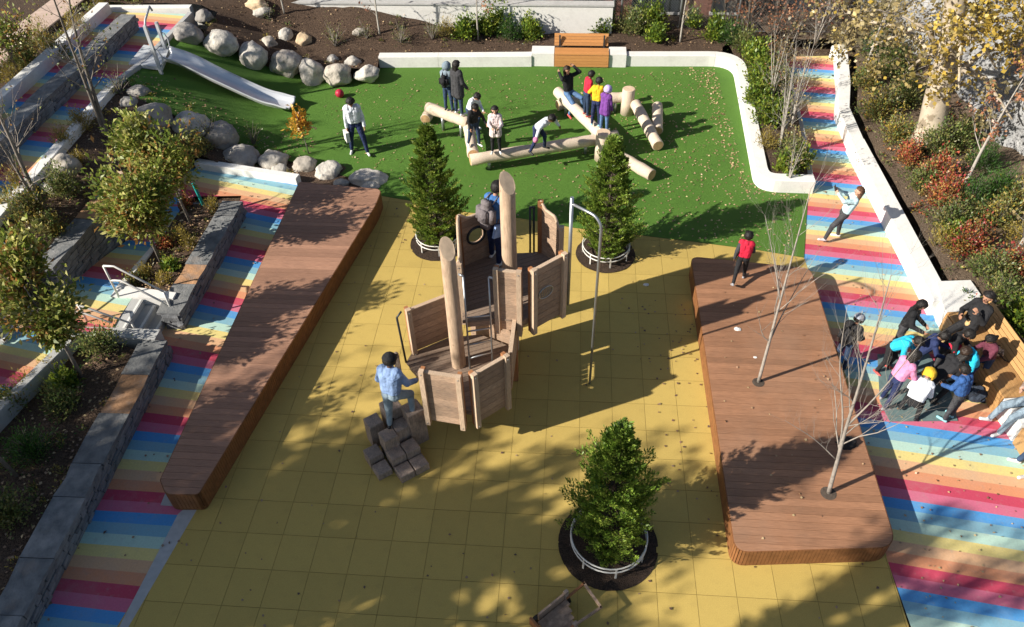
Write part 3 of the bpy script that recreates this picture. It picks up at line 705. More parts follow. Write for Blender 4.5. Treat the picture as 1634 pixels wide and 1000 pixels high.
# back left wavy panels with porthole
pa=Vector((-1.78,9.86)); pb=Vector(G(738,424,Z2)); pc=Vector(G(784,405,Z2))
def wavy(A,B,zb,tops,m,hole=None):
    """vertical tongue of boards with a curved upper edge"""
    A=Vector(A);B=Vector(B); root=bpy.data.objects.new('panel',None); COL.objects.link(root); root.parent=TW
    d=(B-A); L=d.length; d.normalize(); nn=Vector((d.y,-d.x)); N=24; rows=9
    def top(t):
        t=t*(len(tops)-1); i=min(len(tops)-2,int(t)); f=ss(t-i); return tops[i]*(1-f)+tops[i+1]*f
    zt=max(tops); bh=.145; z=zb
    while z<zt-.01:
        q=MB(); seg=[]
        for k in range(N):
            t0,t1=k/N,(k+1)/N; h=[min(z+bh-.008,top(t0)),min(z+bh-.008,top(t1))]
            if min(h)<=z+.005: continue
            if hole:
                tc=(t0+t1)/2*L-hole[0]; 
                if abs(tc)<hole[2]:
                    hh=math.sqrt(hole[2]**2-tc**2); lo,hi=hole[1]-hh,hole[1]+hh
                    parts=[(z,min(h[0],lo)),(max(z,hi),h[0])]
                    for (p,r2) in parts:
                        if r2-p>.004:
                            seg.append((t0,t1,p,r2,r2))
                    continue
            seg.append((t0,t1,z,h[0],h[1]))
        for t0,t1,zz,h0,h1 in seg:
            P=A+d*(L*t0); Q=A+d*(L*t1); o=nn*.018
            vs=[(P.x-o.x,P.y-o.y,zz),(Q.x-o.x,Q.y-o.y,zz),(Q.x+o.x,Q.y+o.y,zz),(P.x+o.x,P.y+o.y,zz),(P.x-o.x,P.y-o.y,h0),(Q.x-o.x,Q.y-o.y,h1),(Q.x+o.x,Q.y+o.y,h1),(P.x+o.x,P.y+o.y,h0)]
            q.add(vs,[(3,2,1,0),(4,5,6,7),(0,1,5,4),(1,2,6,5),(2,3,7,6),(3,0,4,7)],m)
        if seg: tb(q,'board',root)
        z+=bh
    q=MB(); pts=[Vector((*(A+d*(L*k/N)),top(k/N)+.012)) for k in range(N+1)]; q.tube(pts,.03,M_wood2,n=6); tb(q,'top_board',root)
    return d,nn
zt_b=zat(722,345,pb.x,pb.y)
wavy(pa,pb,Z2-.25,[2.95,2.75,3.15,zt_b],M_wood2)
hz=zat(764,374,*(pb.lerp(pc,.5)))
hd=(pc-pb).length*.50
d,nn=wavy(pb,pc+(pc-pb).normalized()*.12,Z2-.15,[zt_b,zt_b-.12,zt_b-.12,zt_b+.02,zt_b-.02],M_wood,hole=(hd,hz,.17))
q=MB(); c=pb+(pc-pb).normalized()*hd; n=24
q.tube([Vector((c.x+d.x*.18*math.cos(t*2*math.pi/n)+nn.x*.03,c.y+d.y*.18*math.cos(t*2*math.pi/n)+nn.y*.03,hz+.18*math.sin(t*2*math.pi/n))) for t in range(n+1)],.024,M_steeld,n=8,caps=False); tb(q,'porthole_ring')
post(pa.x,pa.y,1.55,zat(731,420,pa.x,pa.y),s=.10)
post(pb.x,pb.y,1.55,zt_b,s=.09,m=M_woodo)
# right back curved panel, sunlit
ra=Vector(G(862,401,Z2)); rb=Vector(G(893,420,Z2)); rc_=Vector((.02,10.3))
wavy(ra,rb,Z2-.1,[zat(856,322,*ra),zat(862,330,*ra)-.02,zat(893,355,*rb)+.05,zat(905,368,*rb)],M_wood)
post(ra.x,ra.y,1.6,zat(856,320,*ra),m=M_woodo,s=.10); post(rb.x+.02,rb.y+.02,1.6,zat(904,362,*rb),m=M_wood2,s=.09)
for px in (846,852):
    a=G(px,398,Z2); q=MB(); q.tube([(a[0],a[1],Z2-.1),(a[0],a[1],zat(px,330,*a))],.022,M_steeld,n=6); tb(q,'exit_bar')
a=Vector(G(846,398,Z2)); bb=Vector(G(854,398,Z2)); zz=zat(846,331,*a); q=MB(); q.tube([(a.x-.02,a.y,zz),(bb.x,bb.y,zz)],.022,M_steeld,n=6); tb(q,'exit_bar')
# logs
def logpost(x,y,z0,z1,r,lean=(0,0),cut=.16,cutaz=-70,name='log_post'):
    q=MB(); n=20; rings=9; vs=[]; fs=[]; ca=R_(cutaz)
    for i in range(rings):
        t=i/(rings-1); zz=z0+(z1-z0)*t
        for k in range(n):
            a=2*math.pi*k/n; rr=r*(1.06-.1*t)*(1+.03*math.sin(3*a+i*.7))*(1+.02*rnd.uniform(-1,1))
            px_=x+lean[0]*t+rr*math.cos(a); py_=y+lean[1]*t+rr*math.sin(a); z2=zz
            if i==rings-1: z2=z1-cut*math.cos(a-ca)*1.0
            vs.append((px_,py_,z2))
    for i in range(rings-1):
        for k in range(n): j=(k+1)%n; fs.append((i*n+k,i*n+j,(i+1)*n+j,(i+1)*n+k))
    q.add(vs,fs,M_towerlog,True); o=len(q.v)-len(vs); q.f.append(tuple(o+(rings-1)*n+k for k in range(n))); q.m.append(q.mi(M_logend2)); q.sm.append(False)
    return tb(q,name)
M_towerlog=mat('tower_log',(.47,.34,.235),.75,.22,5,.4,22,stretch=(9,9,1)); blotch(M_towerlog,3,.45,(.27,.18,.12),.5,.72); speckle(M_towerlog,5,.5,(.2,.12,.07),.04)
M_logend2=mat('fresh_cut_end',(.60,.45,.31),.8,.12,12)
logpost(-1.86,9.42,0,3.62,.125,cutaz=-60)
logpost(-1.0,10.75,0,3.98,.138,cutaz=-50)
for (x,y,z1) in ((-.88,9.93,1.62),(-1.75,11.0,1.7),(-.55,11.7,1.7)):
    q=MB(); q.box((x,y,z1/2),(.12,.12,z1),M_woodo); tb(q,'post')
panel((-1.75,10.4),(-.95,10.05),.10,1.6,posts=(0,0))  # added inner board panel, blocks sunlight passing under the upper floor
for (x,y,z1) in ((-1.5,9.3,.75),(-2.2,9.5,.75)):
    q=MB(); q.box((x,y,z1/2),(.12,.12,z1),M_woodo); tb(q,'post')
# ladder
l1=(G(750,588,Z1)); l2=G(786,577,Z1); A=Vector((*l1,Z1)); B=Vector((*l2,Z1)); At=Vector((-1.70,9.74,0)); Bt=Vector((-1.26,9.70,0))
At.z=zat(740,441,At.x,At.y); Bt.z=zat(781,442,Bt.x,Bt.y)
lad=bpy.data.objects.new('ladder',None); COL.objects.link(lad); lad.parent=TW
for p,t in ((A,At),(B,Bt)):
    q=MB(); q.tube([p,p.lerp(t,.55),t],.017,M_steeld if 0 else M_steel,n=8); tb(q,'side_rail',lad)
for k in range(4):
    f=.12+.15*k; q=MB(); q.tube([A.lerp(At,f),B.lerp(Bt,f)],.015,M_steel,n=8); tb(q,'rung',lad)
for t,p in ((At,(-1.78,9.80)),(Bt,(-1.14,9.66))):
    q=MB(); q.tube([t,(p[0],p[1],t.z+.0)],.022,M_steel,n=8); tb(q,'clamp',lad)
# wooden stepping cubes
def cube(px,py,z,s,sy=None,rz=38,z0=0):
    x,y=G(px,py,z); q=MB(); sy=sy or s; b=.012
    cs,sn=math.cos(R_(rz)),math.sin(R_(rz))
    def ring(h,e): return [(x+(u*cs-v*sn),y+(u*sn+v*cs),h) for u,v in ((-s/2+e,-sy/2+e),(s/2-e,-sy/2+e),(s/2-e,sy/2-e),(-s/2+e,sy/2-e))]
    vs=ring(z0,0)+ring(z-b,0)+ring(z,b)
    fs=[(8,9,10,11)]+[(i,(i+1)%4,4+(i+1)%4,4+i) for i in range(4)]+[(4+i,4+(i+1)%4,8+(i+1)%4,8+i) for i in range(4)]
    q.add(vs,fs,M_stump); return tb(q,'stepping_block')
for a in ((609,745,.15),(595,720,.27),(645,748,.17),(668,736,.17),(631,721,.33),(654,710,.33),(595,670,.58),(619,692,.58),(638,676,.58),(623,645,.80),(658,650,.86)):
    cube(*a,.262 if a[2]<.8 else .31)
# flat paddle-shaped grab board by the top block
a=G(636,590,.9); q=MB(); q.box((a[0],a[1],1.0),(.10,.04,.55),M_stump); q.sphere((a[0],a[1],1.30),.055,M_stump); tb(q,'grab_board')
# fire pole
q=MB(); bx,by=.56,9.89; zt=3.93; ax,ay=.08,10.28
pts=[(bx,by,0),(bx,by,zt-.22)]
for k in range(1,7):
    t=k/6*math.pi/2; pts.append((bx+(ax-bx)*.0+(1-math.cos(t))*.22*(ax-bx)/.62,by+(1-math.cos(t))*.22*(ay-by)/.62,zt-.22+.22*math.sin(t)))
pts.append((ax,ay,zt)); q.tube(pts,.024,M_steel,n=10); tb(q,'fire_pole')
q=MB(); q.tube([(ax,ay,1.7),(ax,ay,zt+.12)],.032,M_steel,n=10); tb(q,'pole_mast')
# ================================================================== LOG TRAIL ON THE TURF
def lay_log(label,P,Q,r,m=None,grooves=0,legs=(),groups=None):
    root=thing('balance_log',label,'log',(P[0],P[1],0)); off=Vector((P[0],P[1],0)); P=Vector(P)-off; Q=Vector(Q)-off
    n=11; pts=[P.lerp(Q,k/(n-1)) for k in range(n)]; rs=[r*(1+.05*math.sin(k*1.7+P.z*9)+rnd.uniform(-.02,.02)) for k in range(n)]
    d=(Q-P).normalized(); pts=[P-d*0]+pts+[Q]; rs=[r*.9]+rs+[r*.9]; pts[0]=P-d*.012; pts[-1]=Q+d*.012
    q=MB(); q.tube(pts,rs,M_log,n=18,caps=True,endmat=M_logend); q.build('trunk',root)
    for t in legs:
        p=P.lerp(Q,t); q=MB(); q.tube([(p.x,p.y,0),(p.x,p.y,p.z-r*.8)],.045,M_steel,n=10); q.build('leg',root)
    for k in range(grooves):
        p=P.lerp(Q,(k+1)/(grooves+1)); q=MB(); q.tube([p-d*.05,p+d*.05],r*1.05,mat('rope_band',(.16,.15,.14),.9),n=18); q.build('band',root)
    return root
def W3(px,py,z): return tuple(G3(px,py,z))
lay_log('raised pale log where the two dark coats stand, on steel legs at the left',W3(683,171,.55),W3(748,196,.55),.155,legs=(.35,.8))
lay_log('short stub of log under the left end of the raised pale log',W3(690,172,.19),W3(679,190,.19),.15)
lay_log('pale log pointing towards the camera with the kid in black on it',W3(746,192,.42),W3(755,246,.42),.15,legs=(.25,))
lay_log('longest balance log along the front where the white coated child bends',W3(751,255,.38),W3(985,217,.38),.155,legs=(.12,.78))
lay_log('diagonal balance log crowded by the red, yellow and purple jackets',W3(890,146,.50),W3(962,218,.50),.155,legs=(.2,.8))
lay_log('short cross log under the far end of the diagonal balance log',W3(890,168,.19),W3(925,160,.19),.15)
lay_log('short raised log running behind the tall upright stump',W3(945,158,.45),W3(998,155,.45),.15,legs=(.7,))
lay_log('pale log sloping down to the turf right of the upright stump',W3(1014,166,.36),W3(1050,232,.19),.155)
lay_log('short steep log at the far right of the log trail',W3(1049,168,.42),W3(1049,208,.19),.15)
lay_log('loose log lying on the turf behind the right conifer',W3(985,247,.19),W3(1040,279,.19),.155)
def stump(label,px,py,h,r):
    x,y=G(px,py); root=thing('log_stump',label,'stump',(x,y,0)); q=MB(); q.tube([(0,0,0),(0,0,h*.5),(0,0,h-.015),(0,0,h)],[r*1.03,r,r*.98,r*.93],M_log,n=20,endmat=M_logend2); q.build('trunk',root)
stump('upright pale stump standing at the far corner of the log trail',1000,181,.78,.18)
stump('upright stump joining the diagonal log and the long front log',960,254,.82,.19)
# ================================================================== SLIDE
sl=thing('slide','shiny steel slide running down the turf mound from the upper ramp','slide',(0,0,0))
cp=[(268,92),(300,103),(345,125),(390,146),(425,161),(450,167),(466,168)]; hz=[.30,.30,.27,.24,.2,.22,.25]
C=[GT(px,py,(lambda x,y,h=h:hill(x,y)+h)) for (px,py),h in zip(cp,hz)]
def catm(P,n=6):
    out=[]; Q=[P[0]*2-P[1]]+P+[P[-1]*2-P[-2]]
    for i in range(1,len(Q)-2):
        for k in range(n):
            t=k/n; a,b,c,d=Q[i-1:i+3]; out.append(.5*((2*b)+(c-a)*t+(2*a-5*b+4*c-d)*t*t+(3*b-a-3*c+d)*t**3))
    out.append(P[-1]); return out
C=catm(C,6)
q=MB(); prof=[(-.36,.17),(-.36,.21),(-.33,.21),(-.30,.17),(-.26,.03),(-.20,0),(.20,0),(.26,.03),(.30,.17),(.33,.21),(.36,.21),(.36,.17)]
prof=[(a*.92,b*.8) for a,b in prof]
vs=[];fs=[];K=len(prof)
for i,p in enumerate(C):
    d=(C[min(i+1,len(C)-1)]-C[max(0,i-1)]); side=Vector((-d.y,d.x,0)).normalized()
    fl=1-.5*ss((i-len(C)*.75)/(len(C)*.25))
    for a,b in prof: vs.append(p+side*a+Vector((0,0,b*fl)))
n0=len(vs)
for i in range(len(C)-1):
    for k in range(K-1): fs.append((i*K+k,(i+1)*K+k,(i+1)*K+k+1,i*K+k+1))
q.add(vs,fs,M_slide,True); o=q.build('chute',sl); md=o.modifiers.new('s','SOLIDIFY'); md.thickness=.012
for s in (-.335,.335):
    q=MB(); pts=[]
    for i,p in enumerate(C):
        d=(C[min(i+1,len(C)-1)]-C[max(0,i-1)]); side=Vector((-d.y,d.x,0)).normalized(); fl=1-.5*ss((i-len(C)*.75)/(len(C)*.25)); pts.append(p+side*s+Vector((0,0,.175*fl)))
    q.tube(pts,.026,M_slidew,n=8); q.build('rim',sl)
for (px,py,ty,tx) in ((256,112,41,0),(266,84,35,0)):
    b=GT(px,py,lambda x,y:1.5); q=MB(); q.box((b.x,b.y,(1.35+zat(px,ty,b.x,b.y))/2),(.08,.08,zat(px,ty,b.x,b.y)-1.35),M_slidew); q.build('entry_post',sl)
b1=GT(256,112,lambda x,y:1.5); b2=GT(266,84,lambda x,y:1.5); zt=zat(256,41,b1.x,b1.y)
q=MB(); q.tube([(b1.x,b1.y,zt-.03),(b1.x+.02,b1.y+.1,zt+.12),(b2.x+.02,b2.y-.1,zt+.12),(b2.x,b2.y,zt-.03)],.03,M_slidew,n=8); q.build('top_bar',sl)
for (b) in (b1,b2):
    q=MB(); e=Vector((.30,0,0)); q.tube([(b.x+.04,b.y,1.6),(b.x+.16,b.y,1.72),(b.x+.18,b.y,1.9),(b.x+.12,b.y,2.05),(b.x+.04,b.y,2.1)],.018,M_slidew,n=7); q.build('grab_hoop',sl)
q=MB(); q.prism(ccw([(b1.x-.95,b1.y+.15),(b1.x+.1,b1.y-.05),(b2.x+.1,b2.y+.05),(b2.x-.75,b2.y+.25)]),1.5,1.60,M_slidew); q.build('platform',sl)
# ================================================================== BOULDERS
def boulder(label,px,py,wp,hp,zf,m,seed,group=None):
    r_=random.Random(seed)
    p=GT(px,py+hp*.30,zf); dist=(p-Vector((0,0,CH))).length; k=F/dist; rx=wp/2/k; rz=max(.08,hp/2/k*1.12); ry=(rx*.55+rz*.45)*r_.uniform(.9,1.1)
    bm=bmesh.new(); bmesh.ops.create_icosphere(bm,subdivisions=4,radius=1); sd=Vector((r_.uniform(-50,50),)*3)
    planes=[(Vector((r_.gauss(0,1),r_.gauss(0,1),r_.gauss(0,.8))).normalized(),r_.uniform(.72,.93)) for _ in range(14)]
    for v in bm.verts:
        c=v.co.copy()
        for n_,dd in planes:
            t=c.dot(n_)-dd
            if t>0: c-=n_*t*.86
        c*=1+.13*noise.fractal(c*1.5+sd,.8,2.0,4)+.05*abs(noise.noise(c*4+sd))+.02*noise.noise(c*11+sd)
        v.co=Vector((c.x*rx,c.y*ry,c.z*rz))
    rot=Matrix.Rotation(r_.uniform(-.25,.25),4,'X')@Matrix.Rotation(r_.uniform(-.3,.3),4,'Z')
    bm.transform(rot)
    me=bpy.data.meshes.new('boulder'); bm.to_mesh(me); bm.free(); me.materials.append(m)
    for f in me.polygons: f.use_smooth=True
    o=bpy.data.objects.new('boulder',me); COL.objects.link(o); o.location=(p.x,p.y,p.z+rz*.04); tag(o,label,'boulder',group or ('boulders edging the turf mound')); return o
bh=lambda x,y:hill(x,y); bk=back; md_=mid
BL=[((300,47,46,26),bk,M_rockd,'grey boulder right behind the top corner of the upper ramp'),
((327,22,26,20),bk,M_rockd,'small dark round boulder higher up behind the slide'),
((352,61,50,34),bk,M_rock,'long pale boulder at the top edge of the turf mound'),
((405,79,42,36),bk,M_rock,'round smooth pale boulder at the top edge of the mound'),
((430,64,24,18),bk,M_rock,'small pale boulder just behind the round smooth one'),
((457,51,22,20),bk,M_rock,'small pale egg shaped boulder out in the dark mulch'),
((485,57,26,19),bk,M_rocky,'tan sandy boulder alone in the mulch slope'),
((455,92,53,36),bk,M_rock,'big faceted pale boulder in the middle of the upper row'),
((498,104,38,42),bk,M_rock,'upright pointed pale boulder in the upper row'),
((531,92,18,14),bk,M_rock,'tiny white stone behind the upper row'),
((540,111,42,30),bk,M_rock,'squarish white boulder near the end of the upper row'),
((564,95,26,18),bk,M_rock,'small oblong white boulder behind the squarish one'),
((586,112,40,22),bk,M_rock,'flat white boulder touching the end of the white kerb'),
((245,179,58,36),bh,M_rockd,'large brownish boulder at the foot of the mound below the slide platform'),
((306,189,56,40),bh,M_rock,'large pale domed boulder on the left flank of the mound'),
((352,208,52,38),bh,M_rockd,'grey boulder half hidden by the leafy tree at the mound foot'),
((386,243,54,36),md_,M_rockd,'speckled grey boulder behind the twiggy shrub'),
((436,249,50,32),md_,M_rock,'rounded two tone boulder in the middle of the lower row'),
((447,268,32,17),md_,M_rock,'small white block in front of the lower row'),
((487,257,40,30),md_,M_rock,'pale boulder left of the broken topped one in the lower row'),
((525,266,44,34),md_,M_rock,'broken topped grey white boulder in the lower row'),
((588,279,62,30),md_,M_rock,'widest flat craggy boulder above the corner of the left deck'),
((546,290,26,16),md_,M_rock,'small pale stone touching the top edge of the left deck'),
((591,294,32,16),md_,M_rock,'small craggy stone below the widest flat boulder'),
((380,262,20,14),md_,M_rock,'tiny stone in the mulch above the lower ramp kerb'),
((104,258,42,32),md_,M_rock,'pale cube like boulder in the bed right of the upper ramp'),
((92,291,46,26),md_,M_rock,'white topped flat boulder in the bed nearest the lower left'),
((222,142,34,18),md_,M_rockd,'grey slab like stone between the upper ramp and the mound'),
((205,160,26,18),md_,M_rockd,'grey low stone behind the twiggy bush by the upper ramp'),
((418,15,30,14),bk,M_rock,'white stone near the top edge above the mulch slope'),
((410,2,34,16),bk,M_rocky,'cream block cut by the top edge of the picture'),
((573,48,22,10),bk,M_rock,'white flat stone below the white back wall')]
M_rockw=mat('boulder_warm_grey',(.38,.34,.29),.9,.25,3,.8,12,col2=(.55,.50,.43),dist=.03); blotch(M_rockw,4,.7,(.15,.14,.12),.46,.64); speckle(M_rockw,26,.4,(.2,.19,.18),.12)
for i,(a,zf,m,l) in enumerate(BL): boulder(l,*a,zf,(M_rockw if (m is M_rock and i%3==1) else m),100+i)
# ================================================================== BACK WALL, FENCE, BUILDING
q=MB(); 
wy=24.62
q.box((-5.6,wy+.17,.55),(13.7,.30,1.5),M_conc); bw=tag(q.build('retaining_wall'),'long low white retaining wall across the back behind the shrubs','wall')
q=MB(); q.box((-5.6,wy+.17,1.325),(13.76,.36,.05),M_concg); q.build('coping',bw)
q=MB(); q.box((-12.8,wy-.1,1.1),(1.5,.6,1.0),M_conc); tag(q.build('concrete_block'),'thick white block where the back wall steps at the top left','block')
q=MB(); q.box((-14.6,wy+.2,1.2),(2.0,.5,1.1),M_concg); tag(q.build('concrete_block'),'grey end block of the back wall left of the boulders','block')
FN=thing('chain_link_fence','chain link fence on galvanised posts behind the white wall and the brick building','fence',(0,0,0))
fy=25.08
for x in [-10.6,-8.2,-5.8,-3.4,-1.0,1.30,1.55,3.45,5.3,7.2,9.1]:
    q=MB(); q.tube([(x,fy,.0),(x,fy,3.1)],.035,M_steel,n=8); q.build('post',FN)
for z in (1.62,3.05,.35):
    x0=-11 if z!=.35 else 1.4; q=MB(); q.tube([(x0,fy,z),(9.2,fy,z)],.024,M_steel,n=6); q.build('rail',FN)
q=MB(); x=-11; sp=.085
H_=2.7; r=.0035
while x<9.2:
    for s in (1,-1):
        a=Vector((x,fy+.02*s,.35)); b=a+Vector((s*H_,0,H_)); q.add([a+Vector((-r,0,0)),a+Vector((r,0,0)),b+Vector((r,0,0)),b+Vector((-r,0,0))],[(0,1,2,3)],M_steel)
    x+=sp
q.build('wire_mesh',FN,kind='stuff')
BD=thing('brick_building','brick building with dark windows behind the chain link fence','building',(0,26.2,0))
q=MB(); q.box((-3.2,3,3),(17.6,6,7),M_brick); q.build('wall',BD)
q=MB(); q.box((-3.2,-.02,.12),(17.8,.14,.5),M_concg); q.build('plinth',BD)
for x in (-11,-9.1,-7.2,-5.3,-3.4,-1.5,.4,2.35,3.15,5.0):
    q=MB(); q.box((x,-.03,1.55),(.75,.06,2.0),M_winb); w_=q.build('window',BD)
    q=MB()
    for dx in (-.385,0,.385): q.box((x+dx,-.07,1.55),(.05,.05,2.05),M_steeld)
    for dz in (-1.02,0,1.02): q.box((x,-.075,1.55+dz),(.8,.05,.05),M_steeld)
    q.build('frame',w_)
    q=MB(); q.box((x,-.06,.5),(.9,.14,.08),M_concg); q.build('sill',BD)
# brick courses near the camera, real but tiny: joined
q=MB(); z=.4; row=0
while z<3.2:
    x=-11.9+(.11 if row%2 else 0)
    while x<5.5:
        if not any(abs(x+.1-wx)<.48 for wx in (-11,-9.1,-7.2,-5.3,-3.4,-1.5,.4,2.35,3.15,5.0)) or z<.45 or z>2.6:
            q.box((x+.1,-.006,z),(.208,.016,.064),M_brick)
        x+=.22
    z+=.075; row+=1
q.build('brick_courses',BD,kind='stuff')
q=MB(); q.box((7.6,26.9,1.2),(3.2,.4,4.6),M_winb); q.box((7.6,26.6,2.2),(3.3,.25,.2),M_steeld); tag(q.build('dark_shed'),'dark louvred structure right of the brick building behind bare twigs','shed')
# ================================================================== ROCK OUTCROP
def cliff():
    base=[(9.0,30),(9.3,27),(9.8,25),(10.1,23),(10.3,21.5),(10.6,19.5),(10.7,17.8),(10.9,16.6),(11.8,15),(13,13),(14,10)]
    B=catm([Vector((x,y,0)) for x,y in base],14); D=[0]
    J=64; vs=[];fs=[]
    for i,p in enumerate(B):
        d=(B[min(i+1,len(B)-1)]-B[max(0,i-1)]); nn=Vector((-d.y,d.x,0)).normalized()
        if nn.x<0: nn=-nn
        for j in range(J):
            t=j/(J-1); s=t*7.0; x=p.x+nn.x*s; y=p.y+nn.y*s
            h=3.3*ss(s/2.0)+.35*s
            c=Vector((x,y,h)); 
            nz=noise.fractal(c*.5,.8,2.1,5)*.75+abs(noise.noise(c*.9+Vector((7,3,1))))*.7
            st=noise.noise(Vector((x*.8,y*.8,h*1.2)))*.5
            lay=(math.floor((h+nz*.6+x*.3)*2.2)/2.2-(h+x*.3))*.35
            k=min(1,s*1.5)
            f=noise.fractal(c*2.6,.7,2.1,4)*.13
            vs.append((x-(nz*.7+f)*nn.x*k, y-(nz*.7+f)*nn.y*k, -.2+rbed(x,y)+(h+nz*.4+st+lay+f)*min(1,.15+k)))
    for i in range(len(B)-1):
        for j in range(J-1): fs.append((i*J+j,(i+1)*J+j,(i+1)*J+j+1,i*J+j+1))
    q=MB(); q.add(vs,fs,M_cliff,False); o=q.build('rock_outcrop',kind='structure')
    me=o.data; me.flip_normals()
cliff()
# ================================================================== TREE RINGS, TOY TRUCK, SMALL THINGS
def disc(name,cx,cy,r,z,m,n=48,z0=None,wob=0):
    q=MB(); pl=[(cx+(r+wob*noise.noise(Vector((math.cos(t*2*math.pi/n)*2,math.sin(t*2*math.pi/n)*2,cx))))*math.cos(t*2*math.pi/n),cy+(r+wob*noise.noise(Vector((math.cos(t*2*math.pi/n)*2,math.sin(t*2*math.pi/n)*2,cx))))*math.sin(t*2*math.pi/n)) for t in range(n)]
    q.prism(pl,z0 if z0 is not None else z-.03,z,m); return q.build(name,kind='structure')
M_mulchd=mat('dark_mulch',(.022,.015,.011),.95,.35,40,1.0,60,col2=(.09,.058,.04),dist=.06); speckle(M_mulchd,30,.5,(.15,.10,.07),.08)
RINGS=[(G(970,868),.80,.60,'lower'),(G(700,388),.66,.50,'left'),(G(966,405),.68,.53,'right')]
for (c,R1,R2,nm) in RINGS:
    q=grid_sheet('mulch_circle',[(c[0]+R1*math.cos(t*2*math.pi/48),c[1]+R1*math.sin(t*2*math.pi/48)) for t in range(48)],lambda x,y,c=c,R1=R1:.012+.05*(1-ss(math.hypot(x-c[0],y-c[1])/R1)),M_mulchd,.09,.022,9)
    root=thing('tree_guard','low double hoop guard around the conifer nearest the camera' if nm=='lower' else ('low double hoop guard around the left conifer by the tower' if nm=='left' else 'low double hoop guard around the right conifer behind the fire pole'),'guard rail',(c[0],c[1],0))
    for z in (.30,.20):
        q=MB(); q.tube([(R2*math.cos(t*2*math.pi/40),R2*math.sin(t*2*math.pi/40),z) for t in range(41)],.014,M_wirew,n=6,caps=False); q.build('hoop',root)
    for t in range(7):
        a=t*2*math.pi/7+.4; q=MB(); q.box((R2*math.cos(a),R2*math.sin(a),.15),(.03,.012,.32),M_wirew,rz=a+math.pi/2); q.build('stake',root)
# toy truck
zz=.30
tk=thing('play_truck','small wooden play truck with a square handle frame at the bottom edge','play truck',(0,0,0))
a=Vector(G(905,953,.28)); b=Vector(G(932,931,.28)); c=Vector(G(959,969,.28)); d=Vector(G(918,997,.28))
for u,v in ((a,b),(b,c),(c,d)):
    q=MB(); e=(v-u).normalized(); mid_=u.lerp(v,.5); q.box((mid_.x,mid_.y,.28),((v-u).length+.03,.035,.035),M_woodo if u is a else M_wood,rz=math.atan2(e.y,e.x)); q.build('handle_bar',tk)
ax=(a-b).normalized(); ay=Vector((-ax.y,ax.x)); 
if ay.y>0: ay=-ay
P0=a+ax*(-.0); L=.55; W=(d-a).length
for k in range(4):
    q=MB(); cc=P0+ax*L*.5+ (d-a).normalized()*(W*(k+.5)/4); q.box((cc.x,cc.y,.24),(L,W/4-.008,.03),M_wood,rz=math.atan2(ax.y,ax.x)); q.build('bed_plank',tk)
dn=(d-a).normalized()
for s,nm in ((-.03,'side_board'),(W+.03,'side_board')):
    for h in (.27,.37):
        q=MB(); cc=P0+ax*(L*.5+.03)+dn*s; q.box((cc.x,cc.y,h),(L-.06,.03,.09),M_wood if s<0 else M_woodo,rz=math.atan2(ax.y,ax.x)); q.build(nm,tk)
for s in (-.03,W+.03):
    q=MB(); cc=P0+ax*.02+dn*s; q.box((cc.x,cc.y,.26),(.07,.05,.36),M_stump,rz=math.atan2(ax.y,ax.x)); q.build('corner_post',tk)
for t in (0.1,.9):
    for s in (-.06,W+.06):
        cc=P0+ax*(L*t)+dn*s; e=Vector((dn.x,dn.y,0))*.035; q=MB(); q.tube([Vector((cc.x,cc.y,.12))-e,Vector((cc.x,cc.y,.12))+e],.12,M_black,n=18,smooth=False); q.build('wheel',tk)
q=MB(); cc=P0+ax*(L+.02)+dn*(W/2); q.box((cc.x,cc.y,.34),(.035,W+.08,.2),M_woodo,rz=math.atan2(ax.y,ax.x)); q.build('tail_board',tk)
# ball, tissue, dark bag, mat
x,y=G(543,155); q=MB(); q.sphere((0,0,.13),.13,mat('red_ball_rubber',(.42,.02,.05),.45,.04),u=20,v=14); o=q.build('ball'); o.location=(x,y,0); tag(o,'small red ball on the turf above the man in the white hoodie','ball')
def crumple(label,px,py,z,s,m,name,cat,h=.35):
    x,y=G(px,py,z); bm=bmesh.new(); bmesh.ops.create_icosphere(bm,subdivisions=3,radius=1); sd=Vector((px,py,0))
    for v in bm.verts:
        v.co*=1+.45*noise.noise(v.co*2.3+sd); v.co=Vector((v.co.x*s,v.co.y*s*.7,max(0,v.co.z)*s*h))
    me=bpy.data.meshes.new(name); bm.to_mesh(me); bm.free(); me.materials.append(m); o=bpy.data.objects.new(name,me); COL.objects.link(o); o.location=(x,y,z); tag(o,label,cat)
crumple('crumpled white paper on the dark part of the right deck',1177,525,.422,.07,M_conc,'crumpled_paper','paper')
crumple('tiny white wrapper on the yellow surface between the fire pole and the deck',1031,454,.0,.06,M_conc,'paper_wrapper','paper')
crumple('small white scrap on the right deck left of the first bare tree',1205,570,.422,.035,M_conc,'paper_scrap','paper')
M_blk=mat('black_cloth',(.018,.018,.02),.85,.2,8,.4,40)
crumple('black cloth bag dropped on the right deck by the nearer bare tree',1350,709,.42,.17,M_blk,'cloth_bag','bag',.8)
M_mat=mat('teal_grey_mat',(.13,.19,.19),.85,.15,12)
q=MB(); q.prism(ccw([G(1404,640,.01),G(1420,672,.01),G(1528,671,.01),G(1518,628,.01),G(1480,560,.01),G(1400,565,.01)]),.002,.014,M_mat); tag(q.build('play_mat'),'grey teal mat under the huddle of children on the rainbow path','mat')
